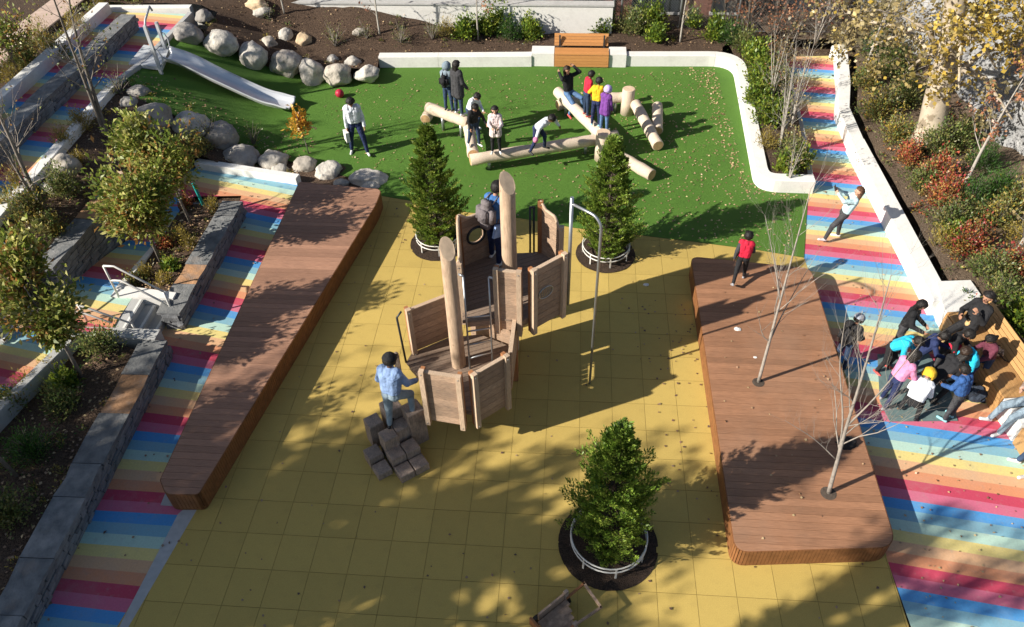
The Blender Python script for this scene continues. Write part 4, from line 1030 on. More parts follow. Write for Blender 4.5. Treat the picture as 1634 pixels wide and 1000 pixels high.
# ================================================================== PEOPLE
def cloth(name,c,rough=.85,var=.1): return mat('cloth_'+name,c,rough,var+.12,7,.8,15,dist=.035)
SK={'a':mat('skin_light',(.52,.30,.21),.55,.05,8),'b':mat('skin_tan',(.36,.19,.12),.55,.05,8),'c':mat('skin_brown',(.17,.085,.05),.5,.05,8),'d':mat('skin_dark',(.085,.043,.027),.5,.05,8)}
HR={'black':mat('hair_black',(.012,.010,.009),.55,.3,20,.6,40),'brown':mat('hair_brown',(.10,.05,.028),.5,.35,20,.6,40),'dbrown':mat('hair_dark_brown',(.03,.018,.012),.5,.3,20,.6,40)}
M_eye=mat('eye_dark',(.01,.01,.01),.2,.02)
M_lip=mat('lip',(.28,.08,.07),.5,.05)
def capsule_mesh(p0,p1,r0,r1,n=10):
    p0=np.array(p0);p1=np.array(p1); d=p1-p0; L=np.linalg.norm(d); d=d/L if L>1e-6 else np.array((0,0,1.)); 
    a=np.cross(d,(0,0,1.)) if abs(d[2])<.9 else np.cross(d,(1.,0,0)); a/=np.linalg.norm(a); b=np.cross(d,a)
    rings=[]
    for t in (-80,-50,-20): rings.append((p0+d*r0*math.sin(R_(t)),r0*math.cos(R_(t))))
    for t in (20,50,80): rings.append((p1+d*r1*math.sin(R_(t)),r1*math.cos(R_(t))))
    vs=[];fs=[]
    for c,r in rings:
        for k in range(n):
            t=2*math.pi*k/n; vs.append(tuple(c+(a*math.cos(t)+b*math.sin(t))*r))
    for i in range(5):
        for k in range(n): j=(k+1)%n; fs.append((i*n+k,(i+1)*n+k,(i+1)*n+j,i*n+j))
    fs.append(tuple(range(n))); fs.append(tuple(5*n+k for k in range(n))[::-1])
    return vs,[f[::-1] for f in fs]
def caps_mesh(caps,name):
    v=[];f=[]
    for c in caps:
        a,b=capsule_mesh(*c[:4]); o=len(v); v+=a; f+=[tuple(o+i for i in q) for q in b]
    me=bpy.data.meshes.new(name); me.from_pydata(v,[],f); me.update(); return me
def voxel(caps,name,vox,mats,smooth=3):
    """one continuous skin over the bones; every face takes the material of the nearest bone"""
    me=caps_mesh(caps,name); o=bpy.data.objects.new(name,me); COL.objects.link(o)
    m=o.modifiers.new('r','REMESH'); m.mode='VOXEL'; m.voxel_size=vox; m.use_smooth_shade=True
    if smooth: s=o.modifiers.new('s','SMOOTH'); s.iterations=smooth; s.factor=.5
    dg=bpy.context.evaluated_depsgraph_get(); ev=o.evaluated_get(dg); m2=bpy.data.meshes.new_from_object(ev); o.modifiers.clear(); o.data=m2; m2.name=name; bpy.data.meshes.remove(me)
    n=len(m2.polygons); c=np.empty(n*3); m2.polygons.foreach_get('center',c); c=c.reshape(-1,3)
    best=np.full(n,1e9); lab=np.zeros(n,int)
    for q in caps:
        p0=np.array(q[0]);p1=np.array(q[1]); d=p1-p0; L2=max(1e-9,d.dot(d)); t=np.clip(((c-p0)@d)/L2,0,1)
        dist=np.linalg.norm(c-(p0+t[:,None]*d),axis=1)-(q[2]+(q[3]-q[2])*t)+ (q[5] if len(q)>5 else 0)
        k=dist<best; best[k]=dist[k]; lab[k]=q[4]
    m2.materials.clear()
    for m in mats: m2.materials.append(m)
    m2.polygons.foreach_set('material_index',lab.astype(np.int32)); m2.polygons.foreach_set('use_smooth',[True]*n); m2.update()
    return o
def person(label,pos,h,face,top,bot,shoe,skin='b',hair='short',hmat='black',L=(0,0,4),R=(0,0,4),AL=(5,12,10,0),AR=(5,12,10,0),lean=0,side=0,hp=0,yaw=0,bulk=1.0,coat=0,hs=1.0,group=None,sit=None,front=None,twist=0,hoodc=None,sleeves=None,stripe=None):
    a=R_(face); Fv=Vector((math.cos(a),math.sin(a),0)); Sv=Vector((-math.sin(a),math.cos(a),0)); U=Vector((0,0,1))
    root=thing('person',label,'person',pos,0,group)
    T=(U*math.cos(R_(lean))+Fv*math.sin(R_(lean))+Sv*math.tan(R_(side))).normalized()
    Ft=(Fv*math.cos(R_(lean))-U*math.sin(R_(lean))).normalized()
    if twist: 
        q=Matrix.Rotation(R_(twist),3,T); St=q@Sv; Ft=q@Ft
    else: St=Sv.copy()
    St=(St-T*St.dot(T)).normalized()
    def leg(s,p):
        th,k,ab=[R_(x) for x in p[:3]]
        d1=(-U*math.cos(th)+Fv*math.sin(th)); d1=(d1*math.cos(ab)+Sv*s*math.sin(ab)).normalized()
        d2=(-U*math.cos(th-k)+Fv*math.sin(th-k)); d2=(d2*math.cos(ab*.6)+Sv*s*math.sin(ab*.6)).normalized()
        hip=Sv*s*.048*h; kn=hip+d1*.245*h; an=kn+d2*.235*h; return hip,kn,an
    lg=[leg(1,L),leg(-1,R)]
    hz=sit-pos[2]+.075*h if sit is not None else -min(l[2].z for l in lg)+.042*h
    H0=U*hz
    caps=[];SKN,TOP,BOT,SHO,FRT,SLV=0,1,2,3,4,5
    def c(a,b,r0,r1,m,bias=0):
        k=(1,1.16,1.17,1.1,1.14,1.16)[m]; caps.append((tuple(a),tuple(b),r0*h*k,r1*h*k,m,bias*h))
    for s,(hip,kn,an) in zip((1,-1),lg):
        hip,kn,an=hip+H0,kn+H0,an+H0
        c(hip,kn,.052,.038,BOT); c(kn,an+ (kn-an)*.08,.036,.026,BOT); 
        sh=(kn-an).normalized(); fd=(Fv-sh*Fv.dot(sh)*.8).normalized(); fd=(fd+Sv*s*.22).normalized()
        hl=an-sh*.022*h-fd*.022*h
        c(hl,hl+fd*.11*h,.021,.019,SHO); c(an,hl+fd*.02*h,.021,.02,SHO)
    # torso
    cb=H0+T*.015*h; wa=H0+T*.12*h; ch=H0+T*.225*h; shl=H0+T*.295*h; nk=H0+T*.325*h
    for s in (1,-1):
        c(H0+Sv*s*.035*h,cb+Sv*s*.035*h,.058*(1+(bulk-1)*.3),.056*(1+(bulk-1)*.3),BOT)
        c(wa+St*s*.032*h-T*.045*h,ch+St*s*.042*h,.056*bulk,.060*bulk,TOP,.004)
        c(ch+St*s*.042*h,shl+St*s*.068*h-T*.012*h,.060*bulk,.042*bulk,TOP)
    c(wa,shl-T*.02*h,.060*bulk,.050*bulk,TOP)
    if coat:
        for s in (1,-1):
            c(wa+St*s*.03*h,H0+Sv*s*.045*h-U*coat*h+Fv*(0 if sit is None else coat*h),.062*bulk,.062*bulk,TOP,.006)
    if front is not None: c(H0+Ft*.04*h*bulk+T*(.03-coat*.6)*h,shl+Ft*.028*h-T*.02*h,.034*bulk,.03*bulk,FRT,.012)
    # arms
    hands=[]
    for s,p in ((1,AL),(-1,AR)):
        sw,ab,el,inn=[R_(x) for x in p[:4]]
        sh=shl+St*s*.088*h-T*.018*h
        d1=(-T*math.cos(sw)+Ft*math.sin(sw)); d1=(d1*math.cos(ab)+St*s*math.sin(ab)).normalized()
        d2=(-T*math.cos(sw+el)+Ft*math.sin(sw+el)); d2=(d2*math.cos(ab*.4)+St*s*math.sin(ab*.4)).normalized(); d2=(d2*math.cos(inn)-St*s*math.sin(inn)).normalized()
        elb=sh+d1*.165*h; wr=elb+d2*.14*h; sl=SLV if sleeves else TOP
        bk_=1+(bulk-1)*.8
        c(shl+St*s*.06*h-T*.01*h,sh,.040*bk_,.037*bk_,TOP); c(sh,elb,.035*bk_,.029*bk_,sl); c(elb,wr,.028*bk_,.022*bk_,sl); 
        # hand: palm, four unequal curled fingers and a thumb
        pn=St*s; pn=(pn-d2*pn.dot(d2)).normalized(); wd=d2.cross(pn).normalized(); 
        if wd.dot(Ft)<0: wd=-wd
        pb=wr+d2*.012*h; pe=wr+d2*.048*h; hs_=h
        c(wr,pb,.016,.0145,SKN); 
        for k,off in enumerate((-.5,.5)): c(pb+wd*off*.014*h,pe+wd*off*.022*h,.011,.0105,SKN)
        cv=-pn
        for k,(o_,ln) in enumerate(((-1.5,.030),(-.5,.036),(.5,.038),(1.5,.034))):
            b0=pe+wd*o_*.0125*h; b1=b0+(d2*.85+cv*.3+wd*o_*.04).normalized()*ln*h*.55; b2=b1+(d2*.55+cv*.75).normalized()*ln*h*.5
            c(b0,b1,.0062,.0058,SKN); c(b1,b2,.0058,.0052,SKN)
        tb0=pb+wd*.018*h; tb1=tb0+(d2*.6+wd*.75+cv*.2).normalized()*.024*h; c(tb0,tb1,.0075,.0068,SKN); c(tb1,tb1+(d2*.85+cv*.4+wd*.15).normalized()*.018*h,.0066,.0056,SKN)
        hands.append(pe+d2*.01*h)
    # neck and head
    hd=(T*math.cos(R_(hp))+Ft*math.sin(R_(hp))).normalized(); Fh=(Ft*math.cos(R_(hp))-T*math.sin(R_(hp))).normalized()
    if yaw: q=Matrix.Rotation(R_(yaw),3,hd); Fh=q@Fh
    Sh=hd.cross(Fh).normalized(); g=hs*h
    c(nk-T*.02*h,nk+hd*.03*h,.030,.026,SKN); hc=nk+hd*(.030*h+.052*g)
    c(hc+Fh*.006*g+hd*.010*g,hc-Fh*.016*g+hd*.012*g,.052*hs,.053*hs,SKN,.002); c(hc+Fh*.012*g-hd*.018*g,hc+Fh*.020*g-hd*.040*g,.040*hs,.024*hs,SKN)
    c(hc+Fh*.052*g+hd*.004*g,hc+Fh*.063*g-hd*.010*g,.006*hs,.0095*hs,SKN)
    for s in (1,-1): c(hc+Sh*s*.052*g+hd*.006*g-Fh*.004*g,hc+Sh*s*.052*g-hd*.012*g-Fh*.002*g,.010*hs,.008*hs,SKN)
    if hoodc is not None:   # folded hood at the nape
        c(nk-Ft*.045*h+St*.03*h,nk-Ft*.045*h-St*.03*h,.034,.034,TOP)
    mats=[SK[skin],top,bot,shoe,front or top,sleeves or top]
    o=voxel(caps,'body',max(.0075,.0062*h) if h<1.5 else .0105,mats); o.parent=root
    # face
    q=MB()
    for s in (1,-1):
        q=MB(); p=hc+Fh*.0515*g+Sh*s*.020*g+hd*.008*g; q.sphere(p,.0065*g,M_eye,u=8,v=6); q.build('eye',root)
    q=MB(); p=hc+Fh*.047*g-hd*.030*g; q.tube([p-Sh*.014*g,p+Fh*.003*g,p+Sh*.014*g],.0035*g,M_lip,n=6); q.build('mouth',root)
    # hair / headwear
    def shell(rad,keep,m,name,sc=(1,1,1),nz=.05,off=Vector((0,0,0)),u=22,v=16):
        q=MB(); vs=[];idx={};fs=[]
        def P(i,k):
            key=(i,k%u)
            if key not in idx:
                t=math.pi*i/v; p=2*math.pi*k/u; x,y,z=math.sin(t)*math.cos(p),math.sin(t)*math.sin(p),math.cos(t)
                rr=rad*(1+nz*noise.noise(Vector((x*4+hc.x*7,y*4,z*4+h*9)))); idx[key]=len(vs); vs.append(hc+off+(Fh*x*sc[0]+Sh*y*sc[1]+hd*z*sc[2])*rr)
            return idx[key]
        for i in range(v):
            for k in range(u):
                t=math.pi*(i+.5)/v; p=2*math.pi*(k+.5)/u; x,y,z=math.sin(t)*math.cos(p),math.sin(t)*math.sin(p),math.cos(t)
                if keep(x,y,z):
                    f=[P(i,k),P(i+1,k),P(i+1,k+1),P(i,k+1)]; f2=[]
                    for e in f:
                        if e not in f2: f2.append(e)
                    if len(f2)>2: fs.append(tuple(f2))
        q.add(vs,fs,m,True); ob=q.build(name,root); sm=ob.modifiers.new('s','SOLIDIFY'); sm.thickness=.012*h; sm.offset=1; return ob
    HM=HR.get(hmat) if isinstance(hmat,str) else hmat
    up=hd*.012*g-Fh*.004*g
    hairline=lambda x,y,z:(z>.38 or x<.12-.3*(-z) if z>-.55 else x<-.45)
    if hair in('short','long','afro','bun','pony'):
        rr=.0585*g if hair!='afro' else .078*g
        shell(rr,hairline if hair!='afro' else (lambda x,y,z:z>.15 or x<.1),HM,'hair',nz=.20 if hair!='afro' else .25,off=up,sc=(1.04,1,1.03))
    if hair=='long':
        cs=[(tuple(hc-Fh*.035*g+Sh*s*.025*g),tuple(hc-Fh*.045*g-T*.17*h+Sh*s*.030*g),.040*g,.022*g,0) for s in (1,-.0,-1)]
        ob=voxel(cs,'hair_length',.012,[HM],2); ob.parent=root
    if hair=='bun': q=MB(); q.sphere(hc+hd*.066*g-Fh*.02*g,.026*g,HM); q.build('hair_bun',root)
    if hair=='pony':
        q=MB(); q.tube([hc-Fh*.05*g+hd*.02*g,hc-Fh*.085*g,hc-Fh*.085*g-T*.09*h],[.018*g,.024*g,.008*g],HM,n=8); q.build('ponytail',root)
    if hair in('beanie','cap','hood'):
        if hair=='hood': shell(.070*g,lambda x,y,z:x<.48 and not(z<-.75),HM,'hood',nz=.08,off=up*.4,sc=(1.08,1,1.08))
        else:
            shell(.0625*g,lambda x,y,z:z>.18,HM,'beanie' if hair=='beanie' else 'cap',nz=.04,off=up,sc=(1.03,1,1.05))
            shell(.0575*g,lambda x,y,z:z<.3 and z>-.6 and x<0,HR['black'],'hair',nz=.05,off=up)
            if hair=='cap':
                q=MB(); p=hc+hd*.026*g+Fh*.058*g; q.add([p+Sh*.042*g,p+Fh*.045*g+Sh*.03*g-hd*.006*g,p+Fh*.045*g-Sh*.03*g-hd*.006*g,p-Sh*.042*g],[(0,1,2,3)],HM); ob=q.build('cap_brim',root); sm=ob.modifiers.new('s','SOLIDIFY'); sm.thickness=.008
            if hair=='beanie': pass
    return root,dict(hands=[root.location+x for x in hands],head=root.location+hc,chest=root.location+ch,sh=root.location+shl,F=Ft,S=St,T=T,h=h,hip=root.location+H0)
def backpack(label,info,m,w=.30,hh=.42,d=.17,drop=0):
    c=(info['sh']-info['T']*(.13*info['h']+drop)-info['F']*(.075*info['h']+d*.45)); rot=Matrix((info['F'],info['S'],info['T'])).transposed()
    bm=bmesh.new(); bmesh.ops.create_cube(bm,size=1); bmesh.ops.bevel(bm,geom=bm.edges[:],offset=.28,segments=4,affect='EDGES')
    for v in bm.verts: v.co=rot@Vector((v.co.x*d,v.co.y*w*(1-.2*max(0,v.co.z)),v.co.z*hh))
    root=thing('backpack',label,'backpack',c)
    me=bpy.data.meshes.new('bag'); bm.to_mesh(me); bm.free(); me.materials.append(m)
    for f in me.polygons: f.use_smooth=True
    o=bpy.data.objects.new('bag',me); COL.objects.link(o); o.parent=root
    for s in (1,-1):
        q=MB(); S_=info['S']*s*.05*info['h']; p=info['sh']-Vector(c)+S_
        q.tube([rot@Vector((d*.2,s*w*.25,hh*.38)),p+info['T']*.045*info['h'],p+info['F']*.075*info['h']-info['T']*.03*info['h'],p+info['F']*.08*info['h']-info['T']*.12*info['h'],rot@Vector((d*.5,s*w*.45,-hh*.3))],.014,m,n=6); q.build('strap',root)
    return root
def hold(label,p,d,m,name,cat,rz=0):
    q=MB(); q.box((0,0,0),d,m); o=q.build(name); o.location=p; o.rotation_euler=rz if isinstance(rz,tuple) else (0,0,rz); tag(o,label,cat); return o
def at(px,py,z=0): x,y=G(px,py,z); return (x,y,z)
W=cloth('white',(.62,.66,.72)); WP=cloth('pink_white',(.66,.55,.55)); NV=cloth('navy',(.018,.028,.085)); JN=cloth('dark_denim',(.028,.05,.10)); LJ=cloth('light_denim',(.25,.33,.40)); BJ=cloth('blue_denim',(.09,.17,.32))
BK_=cloth('black',(.016,.016,.018)); CG=cloth('charcoal',(.05,.05,.055)); GR=cloth('grey_blue',(.17,.22,.26)); RD=cloth('red',(.55,.02,.05)); YL=cloth('yellow',(.72,.47,.02)); PU=cloth('purple',(.15,.045,.24))
LB=cloth('light_blue',(.24,.35,.58)); CY_=cloth('cyan',(.02,.42,.62)); PK=cloth('pink',(.66,.24,.42)); BG=cloth('beige',(.50,.36,.29)); PB_=cloth('pale_blue',(.50,.68,.72)); BL_=cloth('royal_blue',(.03,.09,.26)); GY=cloth('bag_grey',(.16,.14,.145)); RDV=cloth('vest_red',(.50,.015,.045)); BLU=cloth('shirt_blue',(.05,.15,.38)); TAN=cloth('tan_pattern',(.45,.30,.14)); TL=cloth('teal',(.02,.25,.25))
SW=mat('shoe_white',(.70,.70,.70),.5,.05); SB=mat('shoe_black',(.02,.02,.022),.5,.05); SN=mat('shoe_aqua',(.25,.55,.62),.5,.05); SG=mat('shoe_grey',(.3,.3,.32),.5,.05); SR=mat('shoe_red',(.5,.08,.07),.5,.05)
# 1 man in white
r,i=person('man in white hoodie and navy track trousers striding over the turf near the red ball',at(574,243),1.72,-75,W,NV,SW,'b','short','black',L=(16,6,12),R=(-4,4,10),AL=(4,14,14,0),AR=(2,10,6,0),lean=5,hp=28,bulk=1.22)
p=i['hands'][1]; hold('white paper bag in the hand of the man in the white hoodie',(p.x-.03,p.y-.02,p.z-.16),(.10,.24,.28),M_conc,'paper_bag','bag',R_(30))
# pair on log
LT=.73
r,i=person('child in grey blue hooded jacket standing on the left raised log, back turned',at(717,176,LT),1.36,70,GR,JN,SB,'b','hood',GR,bulk=1.25,hp=20,hs=1.1,AL=(15,10,30,0),AR=(10,14,25,0))
backpack('black backpack worn by the child in grey blue on the raised log',i,BK_,.26,.34,.15)
r,i=person('teenager in long charcoal parka and dark hair standing on the left raised log',at(733,182,LT),1.52,50,CG,JN,SW,'a','long','black',bulk=1.3,coat=.12,hp=10,AL=(20,10,40,0),AR=(5,12,30,0))
r,i=person('child in white and blue jacket crouching behind the kid in black on the cross log',at(752,206,.60),1.30,-40,W,JN,SW,'b','short','black',bulk=1.15,lean=30,hp=20,hs=1.1,L=(40,60,8),R=(30,50,8),AL=(40,15,50,20),AR=(40,15,50,20),front=BLU)
r,i=person('kid in black jacket and mask stepping along the cross log near its cut end',at(757,232,.60),1.28,-55,BK_,JN,SW,'b','short','black',bulk=1.15,lean=12,hp=25,hs=1.1,L=(15,20,6),R=(-5,12,6),AL=(25,30,20,0),AR=(15,15,30,0))
r,i=person('girl in open pale pink coat over black standing by the long front log',at(792,243,.55),1.30,-85,WP,BK_,SW,'a','long','black',bulk=1.18,coat=.10,hp=8,hs=1.1,front=BK_,AL=(30,12,60,25),AR=(25,12,70,25))
r,i=person('child in white hooded coat bending with both arms stretched out on the long log',at(857,240,.55),1.36,-30,W,NV,SB,'c','short','black',bulk=1.22,lean=48,side=0,hp=5,hs=1.1,L=(25,30,14),R=(5,25,14),AL=(70,60,0,0),AR=(40,75,5,0))
p=i['hands'][0]; q=MB(); q.sphere((0,0,0),.07,PK,sc=(1,.8,1.2)); o=q.build('mitten'); 
p=i['hands'][0] if i['hands'][0].x<i['hands'][1].x else i['hands'][1]; o.location=p; tag(o,'pink mitten dangling from the raised hand of the white coated child','mitten')
# diagonal log people
r,i=person('person in black top and denim sitting on the diagonal log with hands on the head',at(907,160,.55),1.55,-45,BK_,BJ,SR,'b','long','dbrown',sit=.68,L=(78,70,12),R=(62,78,10),AL=(120,50,110,30),AR=(120,50,110,30),lean=-8,bulk=1.12)
r,i=person('child in red jacket standing on the diagonal log',at(935,184,.68),1.26,25,RD,JN,SR,'c','short','black',bulk=1.15,hp=25,hs=1.1,AL=(10,10,20,0),AR=(5,8,20,0),lean=6)
r,i=person('child in bright yellow jacket on the diagonal log behind the purple coat',at(950,200,.68),1.30,75,YL,NV,SN,'c','short','black',bulk=1.22,hp=15,hs=1.1,AL=(30,35,40,0),AR=(30,35,40,0),lean=12)
r,i=person('child in purple coat with lilac hood at the near end of the diagonal log',at(963,208,.68),1.22,60,PU,BJ,SW,'c','hood',cloth('lilac',(.42,.33,.62)),bulk=1.2,coat=.08,hp=20,hs=1.1,AL=(40,10,40,20),AR=(10,10,10,0),lean=6)
# tower
r,i=person('tall person in blue shirt and navy trousers on the upper tower platform',at(791,416,Z2),1.74,55,BLU,NV,SW,'b','short','black',bulk=1.1,hp=25,lean=6,AL=(35,10,60,20),AR=(30,10,60,20),L=(6,4,5),R=(-4,2,5))
backpack('big grey backpack on the person at the top of the tower',i,GY,.40,.56,.24,-.0)
hold('light blue towel hanging at the hip of the person on the tower',i['hip']+i['S']*-.10-Vector((0,.12,.05)),(.20,.05,.26),LB,'towel','towel',(0,.3,.9))
r,i=person('climber in light blue hoodie and light jeans stepping up the wooden cubes',at(635,681,.58),1.72,72,LB,LJ,SB,'d','cap',BK_,bulk=1.22,L=(0,6,4),R=(48,58,10),AL=(8,20,34,0),AR=(24,20,40,0),lean=8,hp=10)
p=i['hands'][0]; hold('small black bag hanging from the left hand of the climber in light blue',(p.x-.02,p.y,p.z-.14),(.07,.17,.26),BK_,'hand_bag','bag',R_(40))
# deck kid
r,i=person('small child in red puffer vest running along the right deck',at(1178,447,.42),1.22,75,RDV,BK_,SG,'c','short','black',bulk=1.28,sleeves=CG,L=(-22,30,4),R=(18,12,4),AL=(-20,14,30,0),AR=(20,14,40,0),lean=8,hp=8,hs=1.12)
# girl with phone
r,i=person('girl in pale blue shirt and black leggings leaning back to photograph on the rainbow path',at(1333,383),1.50,175,PB_,CG,SW,'a','long','brown',bulk=1.12,L=(34,20,8),R=(-2,6,8),AL=(80,10,40,25),AR=(80,10,40,25),lean=-14,hp=0)
p=(i['hands'][0]+i['hands'][1])*.5+i['F']*.03+Vector((0,0,.03)); hold('phone held up in both hands by the girl in pale blue',p,(.012,.15,.08),BK_,'phone','phone',R_(-5))
# beanie kid
r,i=person('child in black puffer jacket and grey beanie beside the right deck edge',at(1337,585),1.34,40,BK_,JN,SB,'b','beanie',mat('beanie_knit',(.33,.36,.42),.9,.3,30),bulk=1.35,hp=15,hs=1.1,AL=(25,10,40,10),AR=(20,10,40,10),lean=5)
backpack('black backpack worn by the child with the grey beanie',i,BK_,.30,.38,.17)
# huddle
r,i=person('long haired girl in black leather jacket at the top left of the huddle',at(1424,562),1.46,-35,BK_,CG,SB,'b','long','black',bulk=1.18,hp=15,AL=(20,10,50,10),AR=(25,10,60,10),lean=8)
r,i=person('child in bright cyan jacket with yellow collar bending at the left of the huddle',at(1406,590),1.30,-40,CY_,BK_,SR,'c','short','black',bulk=1.22,hp=25,hs=1.1,lean=38,front=YL,L=(20,30,8),R=(5,20,8),AL=(50,15,40,0),AR=(50,15,40,0))
r,i=person('child in pink jacket with teal lining in the middle left of the huddle',at(1411,644),1.36,25,PK,NV,SG,'b','long','black',bulk=1.22,hp=22,hs=1.1,lean=16,sleeves=None,AL=(30,12,40,10),AR=(30,20,40,0),L=(10,14,6),R=(-6,8,6))
r,i=person('child in white coat with golden yellow hood squatting at the front of the huddle',at(1444,668,.01),1.36,55,W,BK_,SB,'b','hood',cloth('golden',(.70,.42,.03)),bulk=1.28,hp=22,hs=1.12,lean=40,L=(70,100,10),R=(58,95,10),AL=(40,15,50,10),AR=(40,15,50,10),front=YL)
r,i=person('boy in royal blue jacket with aqua shoes at the right front of the huddle',at(1511,668,.01),1.30,125,BL_,CG,SN,'c','short','black',bulk=1.3,hp=22,hs=1.1,lean=12,AL=(25,12,50,10),AR=(25,12,60,10))
r,i=person('child in cyan hooded jacket bending in the middle right of the huddle',at(1530,618,.01),1.30,200,CY_,NV,SB,'b','short','dbrown',bulk=1.25,hp=25,hs=1.1,lean=32,hoodc=1,L=(20,30,8),R=(8,20,8),AL=(45,20,50,10),AR=(45,20,50,10),front=NV)
r,i=person('person in all black crouching at the centre of the huddle',at(1476,634,.01),1.45,20,BK_,BK_,SB,'c','long','black',bulk=1.2,hp=22,lean=42,L=(60,85,10),R=(45,80,10),AL=(40,15,50,10),AR=(40,15,50,10))
r,i=person('child in black coat with grey scarf at the back of the huddle',at(1490,592),1.34,-50,BK_,CG,SB,'c','short','black',bulk=1.25,hp=25,hs=1.1,lean=20,front=GR,AL=(45,15,50,10),AR=(40,15,50,10))
r,i=person('child in navy jacket holding a red folder in the back of the huddle',at(1450,598),1.30,-20,NV,JN,SR,'c','bun','black',bulk=1.2,hp=25,hs=1.1,lean=22,AL=(55,10,50,10),AR=(50,15,50,10))
p=i['hands'][0]; hold('red folder held over the huddle of children',(p.x+.05,p.y,p.z+.05),(.26,.20,.03),RD,'folder','folder',(R_(20),R_(15),R_(20)))
r,i=person('child in dark maroon coat standing between the huddle and the golden bench',at(1556,606),1.24,190,cloth('maroon',(.12,.03,.05)),JN,SB,'c','pony','black',bulk=1.2,hp=25,hs=1.1,lean=14,AL=(35,12,50,10),AR=(35,12,50,10))
# bench sitters
pp=GBA+gd*.52+gn*.14
r,i=person('woman in black suit with bobbed hair lounging on the golden bench',(pp.x,pp.y,0),1.70,math.degrees(math.atan2(-gn.y,-gn.x))+20,BK_,BK_,SB,'b','short','black',sit=.47,L=(66,50,4),R=(62,38,8),AL=(45,25,95,35),AR=(30,14,60,35),lean=-12,bulk=1.1,front=TAN,hp=15)
pp=GBB+gd*.28+gn*.30
r,i=person('woman in beige sweater and light jeans sitting on the white block at the right edge',(pp.x,pp.y,0),1.68,math.degrees(math.atan2(-gn.y,-gn.x))+8,BG,LJ,SW,'a','short','black',sit=.47,L=(66,50,4),R=(74,60,8),AL=(30,20,60,35),AR=(28,20,60,35),lean=-16,bulk=1.2,hp=15)
pp=GBB+gd*1.25+gn*.34
r,i=person('person in brown coat at the right edge below the beige sweater, cut by the frame',(pp.x,pp.y,0),1.66,math.degrees(math.atan2(-gn.y,-gn.x)),cloth('brown',(.20,.13,.10)),JN,SW,'a','short','dbrown',sit=.44,L=(70,55,4),R=(74,60,8),AL=(30,20,60,30),AR=(28,20,60,30),lean=-12,bulk=1.2)
# handbag on the bench
pp=GBA+gd*1.18+gn*.30
hb=thing('handbag','patterned tan handbag with black straps lying on the golden bench','handbag',(pp.x,pp.y,GZ))
bm=bmesh.new(); bmesh.ops.create_cube(bm,size=1); bmesh.ops.bevel(bm,geom=bm.edges[:],offset=.22,segments=4,affect='EDGES')
for v in bm.verts: v.co=Vector((v.co.x*.34*(1-.3*v.co.z),v.co.y*.22*(1-.35*v.co.z),(v.co.z+.5)*.20))
me=bpy.data.meshes.new('bag'); bm.to_mesh(me); bm.free(); mm=mat('patterned_bag',(.55,.45,.33),.6,.3,9); blotch(mm,7,.95,(.07,.04,.03),.48,.54); me.materials.append(mm)
for f in me.polygons: f.use_smooth=True
o=bpy.data.objects.new('bag',me); COL.objects.link(o); o.parent=hb; o.rotation_euler=(0,0,-.4)
for s in (-1,1):
    q=MB(); q.tube([(-.12,s*.07,.17),(-.10,s*.12,.22),(0,s*.16,.19),(.14,s*.2,.06),(.24,s*.2,.02)],.012,BK_,n=6); q.build('strap',hb)
# jackets and a rucksack dropped in front of the block
crumple('dark blue rucksack dropped at the feet of the woman in beige',1555,632,.0,.22,cloth('slate',(.03,.04,.06)),'rucksack','backpack',1.0)
# ================================================================== VEGETATION
def rdirs(n,rs,up=0.0):
    v=rs.normal(size=(n,3)); v[:,2]+=up; return v/np.linalg.norm(v,axis=1)[:,None]
def leaf_mesh(name,P,size,mats,rs,weights=None,asp=.55,up=.4,D=None,clump=None,fold=.18):
    """every leaf its own little folded blade (two triangles and a crease)"""
    n=len(P); P=np.asarray(P); s=size*rs.uniform(.65,1.3,n)[:,None]
    D=rdirs(n,rs,up*.3) if D is None else D
    N=rdirs(n,rs,up); B=np.cross(D,N); B/= (np.linalg.norm(B,axis=1)[:,None]+1e-9); N=np.cross(B,D)
    a=P; c=P+D*s; m=P+D*s*.5; l=m+B*s*asp*.5+N*s*fold; r=m-B*s*asp*.5+N*s*fold
    V=np.stack([a,l,c,r],1).reshape(-1,3); F=np.arange(n*4).reshape(n,4)
    me=bpy.data.meshes.new(name); me.vertices.add(n*4); me.vertices.foreach_set('co',V.ravel())
    me.loops.add(n*4); me.loops.foreach_set('vertex_index',F.ravel().astype(np.int32)); me.polygons.add(n); me.polygons.foreach_set('loop_start',(np.arange(n)*4).astype(np.int32))
    for m_ in mats: me.materials.append(m_)
    w=np.array(weights or [1]*len(mats),float); w/=w.sum(); mi=rs.choice(len(mats),n,p=w)
    if clump is not None: k=rs.uniform(size=n)<.55; mi=np.where(k,clump%len(mats),mi)
    me.polygons.foreach_set('material_index',mi.astype(np.int32)); me.update(calc_edges=True); return me
def link(name,me,parent=None,**kw):
    o=bpy.data.objects.new(name,me); COL.objects.link(o)
    if parent is not None: o.parent=parent
    for k,v in kw.items(): o[k]=v
    return o
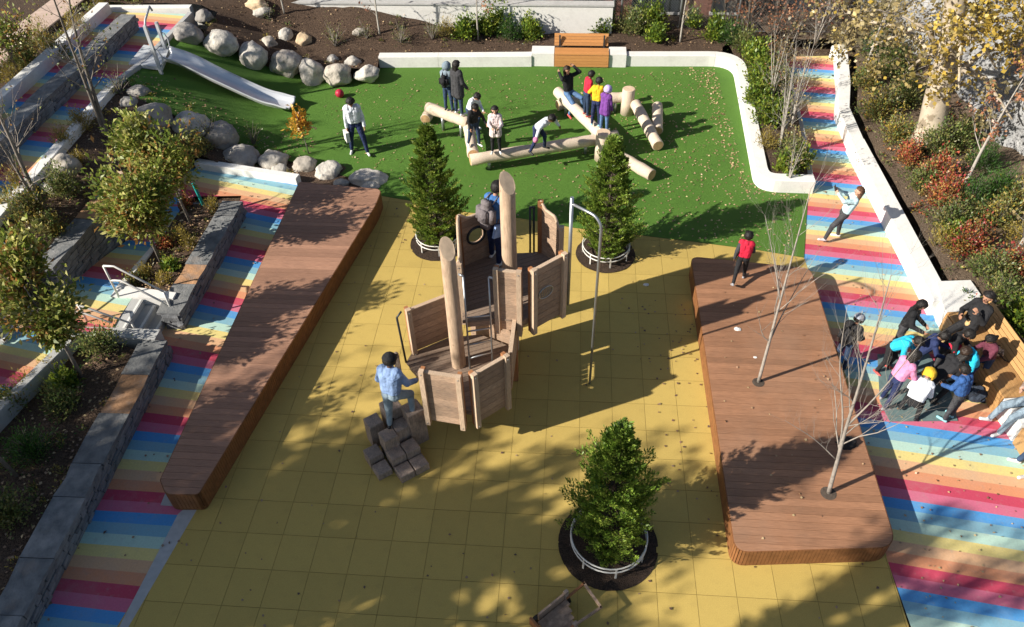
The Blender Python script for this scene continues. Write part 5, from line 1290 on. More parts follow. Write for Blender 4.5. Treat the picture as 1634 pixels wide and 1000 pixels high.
def thuja(label,c,R0,H,seed,n=430):
    rs=np.random.RandomState(seed); root=thing('conifer',label,'conifer',(c[0],c[1],0.03))
    q=MB(); q.tube([(0,0,0),(0,0,H*.5),(0,0,H*.95)],[.05,.035,.008],M_barkd,n=8); 
    P=[];D=[];K=[]
    for i in range(n):
        t=rs.uniform(.02,1)**1.0; t=min(.985,t); a=rs.uniform(0,2*math.pi)
        prof=R0*1.14*(1-t**2.1)**.8*(1.0 if t>.2 else .70+1.5*t)*(1+.16*math.sin(a*3+seed+t*5)+.10*math.sin(a*7+t*17))
        z=H*t; rr=prof*rs.uniform(.55,1.0)*(1+.22*noise.noise(Vector((math.cos(a)*2.2,math.sin(a)*2.2,t*6+seed))))
        base=np.array((math.cos(a)*rr*.35,math.sin(a)*rr*.35,z-rr*.35+.02)); tip=np.array((math.cos(a)*rr,math.sin(a)*rr,z+rr*.30))
        if z<.2: base[2]=max(.03,base[2])
        d=tip-base; L=np.linalg.norm(d); d/=L; q.tube([tuple(base*.3+np.array((0,0,base[2]*.7))),tuple(base),tuple(tip)],[.008,.006,.002],M_barkd,n=4,caps=False)
        m=78; u=rs.uniform(.25,1.16,m); side=np.cross(d,(0,0,1.)); side/=np.linalg.norm(side)+1e-9; w_=rs.uniform(-1,1,m)*(1.15-u)*.16*(R0/.6)
        pts=base+d*L*u[:,None]+side*w_[:,None]+rs.normal(0,.012,(m,3))
        dd=d*.75+side*np.sign(w_)[:,None]*.5+np.array((0,0,.55))+rs.normal(0,.28,(m,3)); dd/=np.linalg.norm(dd,axis=1)[:,None]
        P.append(pts);D.append(dd);K.append(np.full(m,i))
    P=np.concatenate(P);D=np.concatenate(D);K=np.concatenate(K); P[:,2]=np.maximum(P[:,2],.03)
    q.build('trunk',root); link('crown',leaf_mesh('crown',P,.058,LV_th,rs,[3,3,2,1.6],.36,.5,D,K),root)
topz=lambda px,py,c:zat(px,py,c[0],c[1])
for (c,R1,R2,nm),sd,(tx,ty),lab,k in zip(RINGS,(11,12,13),((968,672),(697,192),(960,212)),('bushy young conifer nearest the camera inside a hoop guard','tall conifer left of the tower at the edge of the turf','conifer behind the fire pole at the edge of the turf'),(1,1,1)):
    H=zat(0,ty,c[0],c[1])*.96; thuja(lab,c,.62 if nm=='lower' else .60,H,sd)
def inell(rs,n,c,r,shell=.35):
    d=rs.normal(size=(n,3)); d/=np.linalg.norm(d,axis=1)[:,None]; rad=rs.uniform(shell**3,1,n)**(1/3.); return np.array(c)+d*rad[:,None]*np.array(r)
def twigs(q,p0,d0,L,r,depth,rs,m,tips,spread=.55,up=.25,n=3,seg=3):
    d=np.array(d0,float); p=np.array(p0,float); pts=[tuple(p)]; rr=[r]
    for k in range(seg):
        d=d+rs.normal(0,.13,3)+np.array((0,0,up*.25)); d/=np.linalg.norm(d); p=p+d*L/seg; pts.append(tuple(p)); rr.append(r*(1-.55*(k+1)/seg))
        if depth>0 and k>=0:
            for _ in range(n if k==seg-1 else max(1,n-1)):
                s=rs.normal(0,1,3); s-=d*s.dot(d); s/=np.linalg.norm(s); nd=d+s*spread*rs.uniform(.6,1.4)+np.array((0,0,up)); nd/=np.linalg.norm(nd)
                twigs(q,p,nd,L*rs.uniform(.5,.75),rr[-1]*.62,depth-1,rs,m,tips,spread,up,n,seg)
    q.tube(pts,rr,m,n=7 if r>.03 else (5 if r>.012 else 3),caps=False); tips.append(pts[-1]); tips.append(pts[-2])
def leafy_tree(name,label,base,crowns,nleaf,size,mats,seed,r0=.05,bark=None,group=None,weights=None,shell=.35,stems=1,asp=.5,gap=.0):
    rs=np.random.RandomState(seed); root=thing(name,label,'tree',base,0,group); bark=bark or M_bark; b=np.array(base)
    q=MB(); qb=MB(); P=[]; K=[]; D=[]
    c0=np.array(crowns[0][0])-b; zc=c0[2]
    for s in range(stems):
        off=rs.normal(0,.08,3)*(stems>1); off[2]=0
        q.tube([tuple(off*.3),tuple(c0*.35+off+rs.normal(0,.03,3)*np.array((1,1,0))),tuple(c0*.7+off),tuple(c0+off*2+np.array((0,0,crowns[0][1][2]*.5)))],[r0*1.15,r0*.85,r0*.65,r0*.2],bark,n=8)
    for ci,(c,r) in enumerate(crowns):
        c=np.array(c)-b; r=np.array(r); nb=max(8,int(nleaf/len(crowns)/70))
        for k in range(nb):
            tip=inell(rs,1,c,r*.95,.55)[0]; t=rs.uniform(.35,.95); st=c0*t if ci==0 else (c0*.8*(1-t*.3)+c*t*.3)
            if st[2]>tip[2]-.1: st=c0*max(.2,min(t,(tip[2]-.2)/max(.1,c0[2])))
            mid_=(st+tip)/2+np.array((0,0,.12*np.linalg.norm(tip-st)))*-1+rs.normal(0,.04,3)
            qb.tube([tuple(st),tuple(mid_),tuple(tip)],[r0*.38,r0*.22,r0*.06],bark,n=4,caps=False)
            d=(tip-mid_); d/=np.linalg.norm(d)+1e-9; m=int(nleaf/len(crowns)/nb)
            u=rs.uniform(.0,1.15,m); sp=.16*np.linalg.norm(r)/1.4
            pts=mid_+(tip-mid_)*u[:,None]+rs.normal(0,sp,(m,3)); P.append(pts); K.append(np.full(m,rs.randint(0,50)))
            dd=pts-mid_; dd=dd/(np.linalg.norm(dd,axis=1)[:,None]+1e-6)+rs.normal(0,.6,(m,3)); dd[:,2]-=.15; dd/=np.linalg.norm(dd,axis=1)[:,None]; D.append(dd)
    q.build('trunk',root); qb.build('branches',root)
    P=np.concatenate(P); D=np.concatenate(D); K=np.concatenate(K)
    link('crown',leaf_mesh('crown',P,size,mats,rs,weights,asp,.8,D,K),root); return root
def above(px,py,z,pyc):   # a point straight above the foot seen at (px,py)
    x,y=G(px,py,z); return (x,y,zat(0,pyc,x,y))
def foot(px,py,zf):
    v=GT(px,py,zf); return (v.x,v.y,v.z-.03)
b=foot(258,420,lambda x,y:.3); leafy_tree('leafy_tree','small tree with broad green and copper leaves rooted in the middle of the triangular bed',b,[((b[0],b[1],zat(0,283,b[0],b[1])),(.80,.75,.66)),((b[0]-.45,b[1]+.1,zat(0,325,b[0],b[1])),(.6,.6,.42)),((b[0]+.5,b[1]-.1,zat(0,300,b[0],b[1])),(.45,.4,.35)),((b[0]-.1,b[1],zat(0,350,b[0],b[1])),(.6,.6,.3))],5600,.125,LV_mag,21,.032,asp=.42,weights=[3,3,2,2,.8],group='leafy young trees on the left terraces')
b=foot(305,357,lambda x,y:.3); leafy_tree('leafy_tree','small leafy tree rooted nearer the top of the triangular bed beside the teal stake',b,[((b[0]-.1,b[1],zat(0,240,b[0],b[1])),(.75,.8,.72)),((b[0]-.75,b[1]+.2,zat(0,225,b[0],b[1])),(.5,.5,.5))],4600,.125,LV_mag,22,.032,asp=.42,weights=[3,3,2,2,.8],group='leafy young trees on the left terraces')
b=foot(130,600,lambda x,y:.33); leafy_tree('leafy_tree','leafy tree with glossy green and copper leaves over the left handrails',b,[((b[0]-.05,b[1],zat(0,476,b[0],b[1])),(.78,.75,.55)),((b[0]-.7,b[1]+.3,zat(0,455,b[0],b[1])),(.5,.6,.5)),((b[0]-.2,b[1]+.5,zat(0,425,b[0],b[1])),(.4,.4,.35)),((b[0]+.45,b[1]-.3,zat(0,500,b[0],b[1])),(.35,.35,.3))],5200,.125,LV_mag,23,.036,asp=.42,weights=[3,3,2,2,.8],group='leafy young trees on the left terraces')
b=foot(28,760,lambda x,y:.33); leafy_tree('leafy_tree','sparse leafy tree at the left edge in the shaded bed',b,[((b[0]-.1,b[1],zat(0,600,b[0],b[1])),(.4,.5,.5))],900,.11,LV_mag,24,.035,group='leafy young trees on the left terraces')
f15=lambda x,y:1.5
b=foot(33,118,f15); leafy_tree('leafy_tree','brownish leafed tree in the top left corner over the boardwalk',b,[((b[0],b[1],b[2]+1.3),(.8,.8,.6)),((b[0]-.9,b[1]-.2,b[2]+1.5),(.7,.7,.6))],2600,.12,LV_mag,25,.04,weights=[1,1,2,1,3],group='leafy young trees on the left terraces')
b=foot(493,246,hill); leafy_tree('sapling','spindly sapling with orange yellow leaves at the foot of the slide',b,[((b[0]-.1,b[1],zat(0,188,b[0],b[1])),(.28,.28,.45))],300,.12,leafmats('orange',[(.60,.32,.03),(.65,.42,.06),(.5,.22,.03)]),26,.016,asp=.6)
def bare_tree(name,label,base,stems,seed,bark,depth=3,leaves=None,nl=0,size=.08,group=None,n=3,up=.25,spread=.5,cat='tree'):
    """stems: list of (list of world points, radius)"""
    rs=np.random.RandomState(seed); root=thing(name,label,cat,base,0,group); b=np.array(base); tips=[]
    q=MB(); qb=MB()
    for pts,r,bl in stems:
        P=[np.array(p)-b for p in pts]; S_=[np.array(v) for v in catm([Vector(p) for p in P],4)]
        rr=[r*(1-.82*i/(len(S_)-1)) for i in range(len(S_))]; q.tube([tuple(s) for s in S_],rr,bark,n=8)
        for i in range(int(len(S_)*.25),len(S_)):
            d=S_[min(i+1,len(S_)-1)]-S_[i-1]; d/=np.linalg.norm(d)+1e-9
            for _ in range(n if i<len(S_)-1 else n+2):
                s=rs.normal(0,1,3); s-=d*s.dot(d); s/=np.linalg.norm(s); nd=d*.75+s*spread*1.5; nd/=np.linalg.norm(nd)
                twigs(qb,S_[i],nd,bl*(1-.45*i/len(S_))*rs.uniform(.6,1.2),rr[i]*.42,depth-1,rs,bark,tips,spread,up,2)
    q.build('trunk',root); qb.build('branches',root)
    if leaves: 
        T=np.array(tips); P=T[rs.randint(0,len(T),nl)]+rs.normal(0,.05,(nl,3)); link('crown',leaf_mesh('crown',P,size,leaves,rs,None,.6,.5),root)
    return root
def vert(px,py,z,ys,lean=(0,0)):
    x,y=G(px,py,z); out=[(x,y,z)]
    for i,yy in enumerate(ys):
        t=(i+1)/len(ys); X,Y_=x+lean[0]*t,y+lean[1]*t; out.append((X,Y_,zat(0,yy,X,Y_)))
    return out
# the two bare trees in the deck
p=vert(1210,610,.40,(545,480,400,300),(-.05,.1)); k=p[2]
bare_tree('bare_tree','bare pale barked tree growing through the middle of the right deck',p[0],[(p,.034,1.0),([k,(k[0]-.22,k[1]+.1,k[2]+.7),(k[0]-.5,k[1]+.35,k[2]+1.5)],.016,.7),([p[1],(p[1][0]+.15,p[1][1]+.1,p[1][2]+.8),(p[1][0]+.45,p[1][1]+.3,p[1][2]+1.8)],.016,.7)],31,M_birchg,3,n=1,up=.3,spread=.42,group='bare trees in the right deck')
p=vert(1322,787,.40,(735,680,600,520,440),(-.35,.2)); k=p[1]
bare_tree('bare_tree','bare forked pale barked tree at the lower end of the right deck',p[0],[(p,.038,1.1),([k,(k[0]-.1,k[1]+.15,k[2]+.8),(k[0]-.35,k[1]+.4,k[2]+1.8),(k[0]-.5,k[1]+.5,k[2]+2.8)],.019,.8),([p[2],(p[2][0]+.2,p[2][1]-.05,p[2][2]+.8),(p[2][0]+.4,p[2][1]-.1,p[2][2]+1.9)],.018,.8),([k,(k[0]-.45,k[1]+.05,k[2]+.45),(k[0]-.95,k[1]+.1,k[2]+.8)],.012,.5)],32,M_birchg,3,n=1,up=.35,spread=.42,group='bare trees in the right deck')
# left bare multi stems
p=foot(172,218,hill); a=[p]+[tuple(aty(x,y,p[1]+e)) for x,y,e in ((150,150,.1),(128,80,.15),(112,10,.2),(104,-60,.2))]
bb=[(p[0]-.06,p[1],p[2])]+[tuple(aty(x,y,p[1]+e)) for x,y,e in ((143,150,.0),(118,85,-.1),(90,10,-.2),(70,-50,-.3))]
bare_tree('bare_tree','tall bare double stemmed tree in front of the upper ramp',p,[(a,.055,.9),(bb,.05,.9)],33,M_bark,2,n=1,leaves=LV_mag,nl=260,size=.07,group='bare trees on the left terraces')
p=foot(70,332,lambda x,y:max(1.1,hill(x,y))); a=[p]+[tuple(aty(x,y,p[1]+e)) for x,y,e in ((45,285,.1),(18,225,.1),(-5,175,.2),(-30,110,.2))]; bb=[(p[0]-.07,p[1]-.03,p[2])]+[tuple(aty(x,y,p[1]+e)) for x,y,e in ((38,290,-.1),(8,240,-.1),(-25,190,-.2))]
bare_tree('bare_tree','bare double stemmed tree at the left edge below the upper ramp',p,[(a,.055,.8),(bb,.045,.8)],34,M_bark,2,n=1,leaves=LV_mag,nl=120,size=.07,group='bare trees on the left terraces')
for i,(x,y,tx,ty,l) in enumerate(((122,118,92,60,'thin bare sapling left of the upper ramp beside golden shrubs'),(155,16,140,-20,'thin bare sapling at the top edge left of the upper ramp'))):
    p=foot(x,y,f15); bare_tree('sapling',l,p,[([p,tuple(aty((x+tx)/2,(y+ty)/2,p[1])),tuple(aty(tx,ty,p[1]+.1))],.03,.6)],35+i,M_bark,2,n=1)
# back saplings
for i,(x,y,l) in enumerate(((454,22,'slim pale sapling in the mulch at the top left of the back wall'),(606,56,'slim sapling in front of the white wall above the boulders'),(763,62,'slim sapling in front of the white wall left of the bench'),(1085,68,'pale thin sapling in front of the brick building'),(866,40,'slim sapling in front of the white wall just above the bench'))):
    p=foot(x,y,back); bare_tree('sapling',l,p,[([p,(p[0],p[1],p[2]+.9),(p[0]+.05,p[1],p[2]+2.3),(p[0]+.05,p[1],p[2]+3.6)],.033,.7)],40+i,M_birch,2,n=1,leaves=LV_rust if i in(1,2) else LV_pale,nl=140,size=.09,group='saplings along the back wall')
# grey multi-stem shrub between turf and rainbow path
for i,(x,y,s,l) in enumerate(((1244,240,1.0,'large grey bare many stemmed shrub between the turf kerb and the rainbow path'),(1262,205,.9,'bare twiggy shrub leaning over the middle of the rainbow path'),(1228,165,.8,'reddish grey bare shrub behind the green leaves by the right kerb'),(1258,290,.6,'bare twigs at the near corner of the bed by the rainbow path'))):
    p=foot(x,y,lambda a,b:.25); rs=np.random.RandomState(50+i); st=[]
    for k in range(6 if i<3 else 4):
        a=rs.uniform(0,6.28); w_=rs.uniform(.1,.5)*s; h=rs.uniform(1.6,2.9)*s
        st.append(([p,(p[0]+math.cos(a)*w_*.4,p[1]+math.sin(a)*w_*.4,p[2]+h*.5),(p[0]+math.cos(a)*w_,p[1]+math.sin(a)*w_,p[2]+h)],.02*s+.004,.6*s))
    bare_tree('bare_shrub',l,p,st,60+i,M_birch,2,n=1,leaves=LV_rust if i==2 else LV_pale,nl=160 if i else 120,size=.06,cat='shrub',spread=.4)
for i,(x,y,l) in enumerate(((1190,70,'bare rusty thicket in front of the dark shed'),(1235,62,'bare red twigged shrub above the end of the rainbow path'),(1300,70,'silvery bare shrub above the end of the rainbow path'),(1325,40,'grey bare shrub at the top edge near the yellow tree'),(1160,40,'rusty leafed shrub in front of the chain link fence'))):
    p=foot(x,y,lambda a,b:.3); rs=np.random.RandomState(80+i); st=[]
    for k in range(6):
        a=rs.uniform(0,6.28); w_=rs.uniform(.2,.8); h=rs.uniform(1.2,2.4); st.append(([p,(p[0]+math.cos(a)*w_*.4,p[1]+math.sin(a)*w_*.4,p[2]+h*.5),(p[0]+math.cos(a)*w_,p[1]+math.sin(a)*w_,p[2]+h)],.024,.7))
    bare_tree('bare_shrub',l,p,st,90+i,M_birch if i in(2,3) else M_bark,2,n=1,leaves=LV_rust if i!=3 else LV_pale,nl=520,size=.085,cat='shrub',spread=.5)
# ---- shrubs
def shrub(label,px,py,wp,kind,zf,seed,hf=.8,group=None):
    p=GT(px,py,zf); dist=(Vector(p)-Vector((0,0,CH))).length; r=wp*.95/2/(F/dist); rs=np.random.RandomState(seed)
    mats,size,dens,w_={'green':(LV_shr,.065,1,None),'dark':(LV_dark,.075,1.3,None),'lime':(LV_lime,.10,.9,None),'red':(LV_red,.065,1,[2,3,2,2,2]),'gold':(LV_gold,.075,.8,None),'pale':(LV_pale,.055,.8,None),'twig':(LV_shr,.045,.35,None),'mixed':(LV_shr+LV_gold[:1]+LV_red[3:4],.065,1,None),'rust':(LV_rust,.07,.8,None)}[kind]
    root=thing('shrub',label,'shrub',(p.x,p.y,p.z-.03),0,group); q=MB(); H=r*2*hf; P=[];D=[];K=[]
    nb=max(16,int(60*dens*(r/.4)**1.3)); nb=min(nb,150)
    for k in range(nb):
        a=rs.uniform(0,6.28); el=rs.uniform(.15,1.45); L=rs.uniform(.7,1.08)*(1+.22*math.sin(a*2+seed)); tip=np.array((math.cos(a)*math.cos(el)*r*L,math.sin(a)*math.cos(el)*r*L,math.sin(el)*H*L*.95+.03))
        mid_=tip*np.array((.42,.42,.55)); q.tube([(0,0,0),tuple(mid_),tuple(tip)],[.009,.006,.002] if kind!='twig' else [.012,.008,.003],M_bark if kind!='lime' else M_barkd,n=3,caps=False)
        m=int((26 if kind!='twig' else 9)*(1 if r<.5 else 1.2)); u=rs.uniform(.35,1.08,m); pts=tip*u[:,None]+rs.normal(0,.055+.05*r,(m,3)); P.append(pts); K.append(np.full(m,k))
        dd=tip/np.linalg.norm(tip)+np.array((0,0,.2))+rs.normal(0,.5 if kind!='dark' else .3,(m,3)); dd/=np.linalg.norm(dd,axis=1)[:,None]; D.append(dd)
    P=np.concatenate(P);D=np.concatenate(D);K=np.concatenate(K); P[:,2]=np.maximum(P[:,2],.02)
    q.build('stems',root); link('foliage',leaf_mesh('foliage',P,size,mats,rs,w_,.5 if kind not in('dark','gold') else .22,.7,D,K),root); return root
rb=rbed; l1_=lambda x,y:.30; l3_=lambda x,y:.33; cb=lambda x,y:.30
SH=[(1395,95,60,'dark',rb,'dark evergreen shrub at the far end of the right bed'),(1378,140,46,'mixed',rb,'mixed green and yellow shrub beside the shaded part of the right kerb'),(1420,120,60,'green',rb,'grey green shrub left of the great leaning trunk'),(1400,185,60,'mixed',rb,'loose yellow green shrub in front of the leaning trunk'),(1440,165,56,'green',rb,'olive shrub tucked against the base of the leaning trunk'),
(1425,225,56,'mixed',rb,'brownish green shrub below the leaning trunk'),(1487,195,34,'red',rb,'bright red small shrub growing against the leaning trunk'),(1448,258,40,'red',rb,'orange tinged low shrub below the leaning trunk'),(1490,245,64,'green',rb,'rounded green shrub at the foot of the leaning trunk'),(1525,232,56,'green',rb,'green shrub between the leaning trunk and the rock'),
(1468,300,44,'green',rb,'small green shrub left of the coral coloured one'),(1493,288,52,'red',rb,'coral red shrub uppermost of the pair in the right bed'),(1500,325,60,'red',rb,'orange coral shrub lower of the pair in the right bed'),(1565,268,52,'dark',rb,'dark spiky evergreen beside the pale sapling'),(1546,328,56,'dark',rb,'dark spiky evergreen in the middle of the right bed'),(1590,312,56,'dark',rb,'dark spiky evergreen against the rock'),
(1512,362,60,'green',rb,'low green shrub below the orange coral shrub'),(1540,358,44,'mixed',rb,'small mixed shrub between two evergreens'),(1585,362,62,'mixed',rb,'yellow green rounded shrub with pale tips in the right bed'),(1500,392,40,'gold',rb,'small golden shrub near the white kerb'),(1520,388,40,'lime',rb,'bright green low plant near the red and yellow shrub'),
(1540,402,66,'red',rb,'round red, orange and yellow shrub right of the white kerb'),(1576,445,62,'green',rb,'olive shrub above the golden bench'),(1618,438,54,'red',rb,'crimson and orange shrub at the right edge above the bench'),(1600,480,60,'green',rb,'leafy green shrub beside the back of the golden bench'),(1626,520,56,'lime',rb,'bright green shrub at the right edge behind the bench'),(1615,330,50,'mixed',rb,'straggly yellow shrub at the foot of the grey rock'),(1622,385,46,'gold',rb,'straw coloured shrub at the right edge'),
(1345,70,40,'pale',rb,'pale leaved low branches over the end of the rainbow path'),(1455,60,70,'pale',rb,'pale beige thicket below the rock top'),(1400,50,80,'pale',rb,'pale beige thicket at the top right of the path'),
# bed between turf and rainbow
(1203,100,46,'lime',cb,'lime green shrub at the top right corner of the turf kerb'),(1215,135,56,'lime',cb,'bright lime shrub halfway down the bed by the right turf kerb'),(1208,165,44,'lime',cb,'yellow green leafy plant near the turf kerb'),(1235,150,50,'green',cb,'darker green shrub behind the lime ones'),(1228,195,56,'lime',cb,'lime green shrub left of the grey bare shrub'),(1222,235,40,'gold',cb,'yellowish sparse plant by the lower turf kerb'),(1262,255,46,'green',cb,'shaded green shrub beside the rainbow path kerb'),(1252,272,36,'lime',cb,'low lime plant at the near corner of the bed'),(1275,262,34,'lime',cb,'small lime plant beside the thin grey kerb'),(1240,100,44,'pale',cb,'pale twiggy shrub near the end of the rainbow path'),
# back bed
(535,72,44,'twig',back,'tall thin twiggy shrub in the mulch above the boulders'),(585,60,34,'twig',back,'grey twiggy shrub in front of the white wall at the left'),(640,68,44,'twig',back,'bare grey shrub above the white kerb'),(690,62,48,'twig',back,'wide grey twiggy shrub in front of the white wall'),(712,58,34,'gold',back,'thin yellow green shrub beside the wide grey twiggy one'),(740,60,38,'lime',back,'small lime shrub in the middle of the back bed'),(795,50,56,'lime',back,'largest lime green shrub in front of the white wall'),(765,52,34,'lime',back,'lime green plant beside the slim sapling'),(812,62,40,'dark',back,'dark green shrub below the largest lime shrub'),
(846,60,40,'lime',back,'lime green low shrub left of the wooden bench'),(830,30,30,'green',back,'pale climbing shrub against the white wall'),(915,42,46,'twig',back,'tall twiggy shrub behind the wooden bench'),(962,50,36,'lime',back,'lime shrub behind the right end of the wooden bench'),(1010,52,50,'green',back,'green shrub behind the white block right of the bench'),(1036,48,50,'lime',back,'yellow green big leaved shrub in front of the brick building'),(1045,66,34,'lime',back,'small lime plant in the mulch right of the bench'),(1106,42,30,'lime',back,'thin lime shrub against the brick wall'),(1140,62,42,'lime',back,'low lime shrub near the curved corner of the kerb'),(1166,68,42,'dark',back,'dark green shrub behind the curved corner of the kerb'),(1185,78,40,'green',back,'green shrub right of the curved corner of the kerb'),(430,30,30,'twig',back,'wispy twigs near the top edge'),
# left terraces
(128,60,46,'gold',f15,'golden shrub left of the upper ramp near the top'),(70,80,50,'gold',f15,'golden shrub beside the boardwalk'),(45,105,40,'green',f15,'green brown shrub beside the thin sapling'),(20,128,44,'gold',f15,'yellow green shrub at the left edge above the upper ramp'),(95,95,36,'mixed',f15,'mixed shrub next to the kerb of the upper ramp'),(170,8,44,'gold',f15,'bright golden shrub at the top edge'),(205,8,50,'green',f15,'dark green shrub at the top edge behind the upper ramp'),
(192,148,52,'twig',mid,'grey green airy shrub between the double stemmed tree and the mound'),(135,205,40,'gold',mid,'golden low shrub next to the upper ramp kerb'),(105,232,34,'gold',mid,'small golden plant above the cube like boulder'),(35,305,44,'gold',mid,'yellow plume grass near the left edge'),(18,330,30,'gold',mid,'small yellow plant at the left edge'),(105,310,56,'green',mid,'green shrub below the white topped flat boulder'),(50,350,60,'mixed',mid,'green yellow shrub at the left edge below the bare tree'),(85,372,40,'mixed',mid,'low mixed shrub behind the dark ledger wall'),(128,262,24,'gold',mid,'tiny yellow plant right of the cube like boulder'),
(340,225,60,'twig',mid,'twiggy shrub with sparse leaves among the lower boulders'),(405,232,52,'twig',mid,'airy shrub with pale seed heads behind the lower boulders'),(320,245,44,'mixed',mid,'small shrub at the shaded side of the leafy tree'),
(262,392,24,'red',l1_,'orange leaved plant at the edge of the triangular bed'),(290,380,24,'gold',l1_,'golden tuft in the triangular bed'),(305,395,26,'gold',l1_,'pale yellow tuft in the middle of the triangular bed'),(235,438,22,'gold',l1_,'small yellow tuft in the lower triangular bed'),(262,452,24,'gold',l1_,'orange yellow tuft near the steps'),(275,430,20,'lime',l1_,'small green tuft in the lower triangular bed'),(340,330,22,'gold',l1_,'tiny tuft at the top of the triangular bed'),(300,330,20,'red',l1_,'small rusty tuft near the teal stake'),(212,455,22,'mixed',l1_,'small tuft beside the handrail post'),
(168,560,60,'green',l3_,'shaded green shrub just below the concrete steps'),(50,622,40,'gold',l3_,'golden plant beside the grey kerb in the shaded bed'),(20,650,46,'mixed',l3_,'brownish shrub at the left edge of the shaded bed'),(105,650,54,'green',l3_,'dark green shrub in the middle of the shaded bed'),(108,615,34,'lime',l3_,'yellow green plant in the shaded bed'),(55,728,64,'dark',l3_,'deep green shrub in the shaded bed near the slate caps'),(15,830,70,'green',l3_,'large dark shrub at the lower left edge'),(80,590,30,'gold',l3_,'small golden plant near the leaning trunk in the shaded bed'),(100,540,30,'gold',l3_,'rusty gold plant by the yellow stake'),(60,935,60,'green',lambda x,y:.3,'dark shrub at the very bottom left')]
SH=[s for s in SH if not (s[0]==60 and s[1]==935)]
for i,(px,py,wp,kd,zf,l) in enumerate(SH): shrub(l,px,py,wp,kd,zf,300+i)
for (px,py,tx,ty,m,l) in ((325,328,308,292,M_teal,'teal painted wooden stake beside the tree in the triangular bed'),(8,356,-8,318,M_teal,'teal painted stake at the left edge'),(131,550,120,528,M_yelstake,'yellow painted stake by the concrete steps')):
    z=.3 if px!=8 else 1.2; x,y=G(px,py,z); q=MB(); t=aty(tx,ty,y+.1); q.box((0,0,.5),(.06,.06,1.0),m); o=q.build('stake'); v=(t-Vector((x,y,z-.05))); o.location=(x,y,z-.05); o.scale=(1,1,v.length); o.rotation_euler=v.to_track_quat('Z','Y').to_euler(); tag(o,l,'stake')
# ---- the great leaning plane tree and its leaves
x,y=G(1487,212,.8); base=(x,y,.6)
def T_(px,py,yy): return tuple(aty(px,py,yy))
tr=[base,T_(1497,150,y+.1),T_(1512,90,y+.2),T_(1522,30,y+.3),T_(1530,-60,y+.5),T_(1540,-160,y+.6)]
rs=np.random.RandomState(5); root=thing('plane_tree','great mottled leaning tree with yellow leaves in front of the grey rock','tree',base); b=np.array(base)
q=MB(); S_=catm([Vector(np.array(p)-b) for p in tr],5); q.tube(S_,[.36*(1-.45*(i/len(S_))**.6)+(.14 if i==0 else (.05 if i==1 else 0)) for i in range(len(S_))],M_plane,n=18); q.build('trunk',root)
P=[];K=[];qb=MB()
CR=[((1600,18,y+.2),(1.3,1.0,.65),1700,0),((1625,70,y-.3),(1.0,.9,.6),900,0),((1440,25,y+.6),(1.4,1.2,.8),1100,1),((1390,75,y+1.6),(1.0,1.0,.5),420,1),((1590,110,y-.4),(1.4,1.0,.7),420,1),((1615,190,y-.8),(.7,.7,.6),180,1),((1500,95,y-.9),(.7,.6,1.2),380,0),((1530,140,y-.9),(.6,.5,.7),200,0),((1360,30,y+2.6),(1.4,1.2,.8),700,1),((1450,110,y+.4),(.8,.8,.5),240,1),((1560,40,y-.6),(.8,.8,.6),500,0)]
allm=LV_yel+LV_pale; PM=[]
for (c,r,n,kd) in CR:
    cc=np.array(aty(*c))-b; st=np.array(S_[rs.randint(6,14)]); qb.tube([tuple(st),tuple((st+cc)/2+np.array((0,0,.35))),tuple(cc)],[.10,.06,.02],M_plane,n=6,caps=False)
    for k in range(int(n/46)):
        tip=inell(rs,1,cc,r,.3)[0]; qb.tube([tuple(cc*.6+tip*.4*1),tuple((cc+tip)/2+rs.normal(0,.1,3)),tuple(tip)],[.02,.012,.004],M_bark,n=3,caps=False)
        pts=tip+rs.normal(0,.17,(28,3)); P.append(pts); K.append(np.full(28,(rs.randint(0,4) if kd==0 else 4+rs.randint(0,4))))
P=np.concatenate(P);K=np.concatenate(K); me=leaf_mesh('crown',P,.11,allm,rs,None,.8,.5); mi=np.where(rs.uniform(size=len(P))<.85,K,rs.randint(0,8,len(P))); me.polygons.foreach_set('material_index',mi.astype(np.int32)); link('crown',me,root); qb.build('branches',root)
for i,(px,py,l) in enumerate(((1541,292,'pale slim sapling with rusty leaves beside the dark evergreen'),(1613,418,'pale slim sapling at the right edge above the crimson shrub'),(1383,105,'slim sapling with pale leaves at the end of the right kerb'))):
    p=foot(px,py,rb); bare_tree('sapling',l,p,[([p,(p[0]+.02,p[1],p[2]+.9),(p[0]+.1,p[1],p[2]+1.9),(p[0]+.2,p[1],p[2]+2.8)],.045,.8)],120+i,M_birch,2,n=1,leaves=LV_rust if i==0 else LV_pale,nl=300,size=.09,group='pale saplings in the right bed')
# ---- tall trees outside the frame towards the sun; they shade the lower left
def shade_tree(label,x,y,zc,r,blobs,seed,n=330,size=.24,br=(.65,1.15)):
    """tall tree whose leaves hang in separate clumps with sky between them"""
    q=np.random.RandomState(seed); cs=[]; t=0
    while len(cs)<blobs and t<4000:
        t+=1; c=inell(q,1,(x,y,zc),r,.0)[0]; b=q.uniform(*br)
        if all(np.linalg.norm(c-o[0])>.75*(b+o[1][0]) for o in cs): cs.append((c,(b,b,b*.7)))
    leafy_tree('tall_tree',label,(x,y,0),[(tuple(c),b) for c,b in cs],n*len(cs),size,LV_yel[3:]+LV_shr,seed,.22,group='tall trees beyond the lower left of the picture')
shade_tree('tall dense tree outside the left edge of the picture shading the lower ramp',-18.6,.2,8.0,(3.7,4.0,3.0),34,201,320,.24,(.5,1.0))
shade_tree('tall dense tree farther outside the left edge of the picture',-22.2,.6,8.0,(3.2,3.6,3.0),24,202,330)
shade_tree('tall tree outside the left edge casting broken shade on the yellow surface',-15.2,.3,8.0,(3.0,2.8,2.6),19,203,200,.24,(.4,.8))
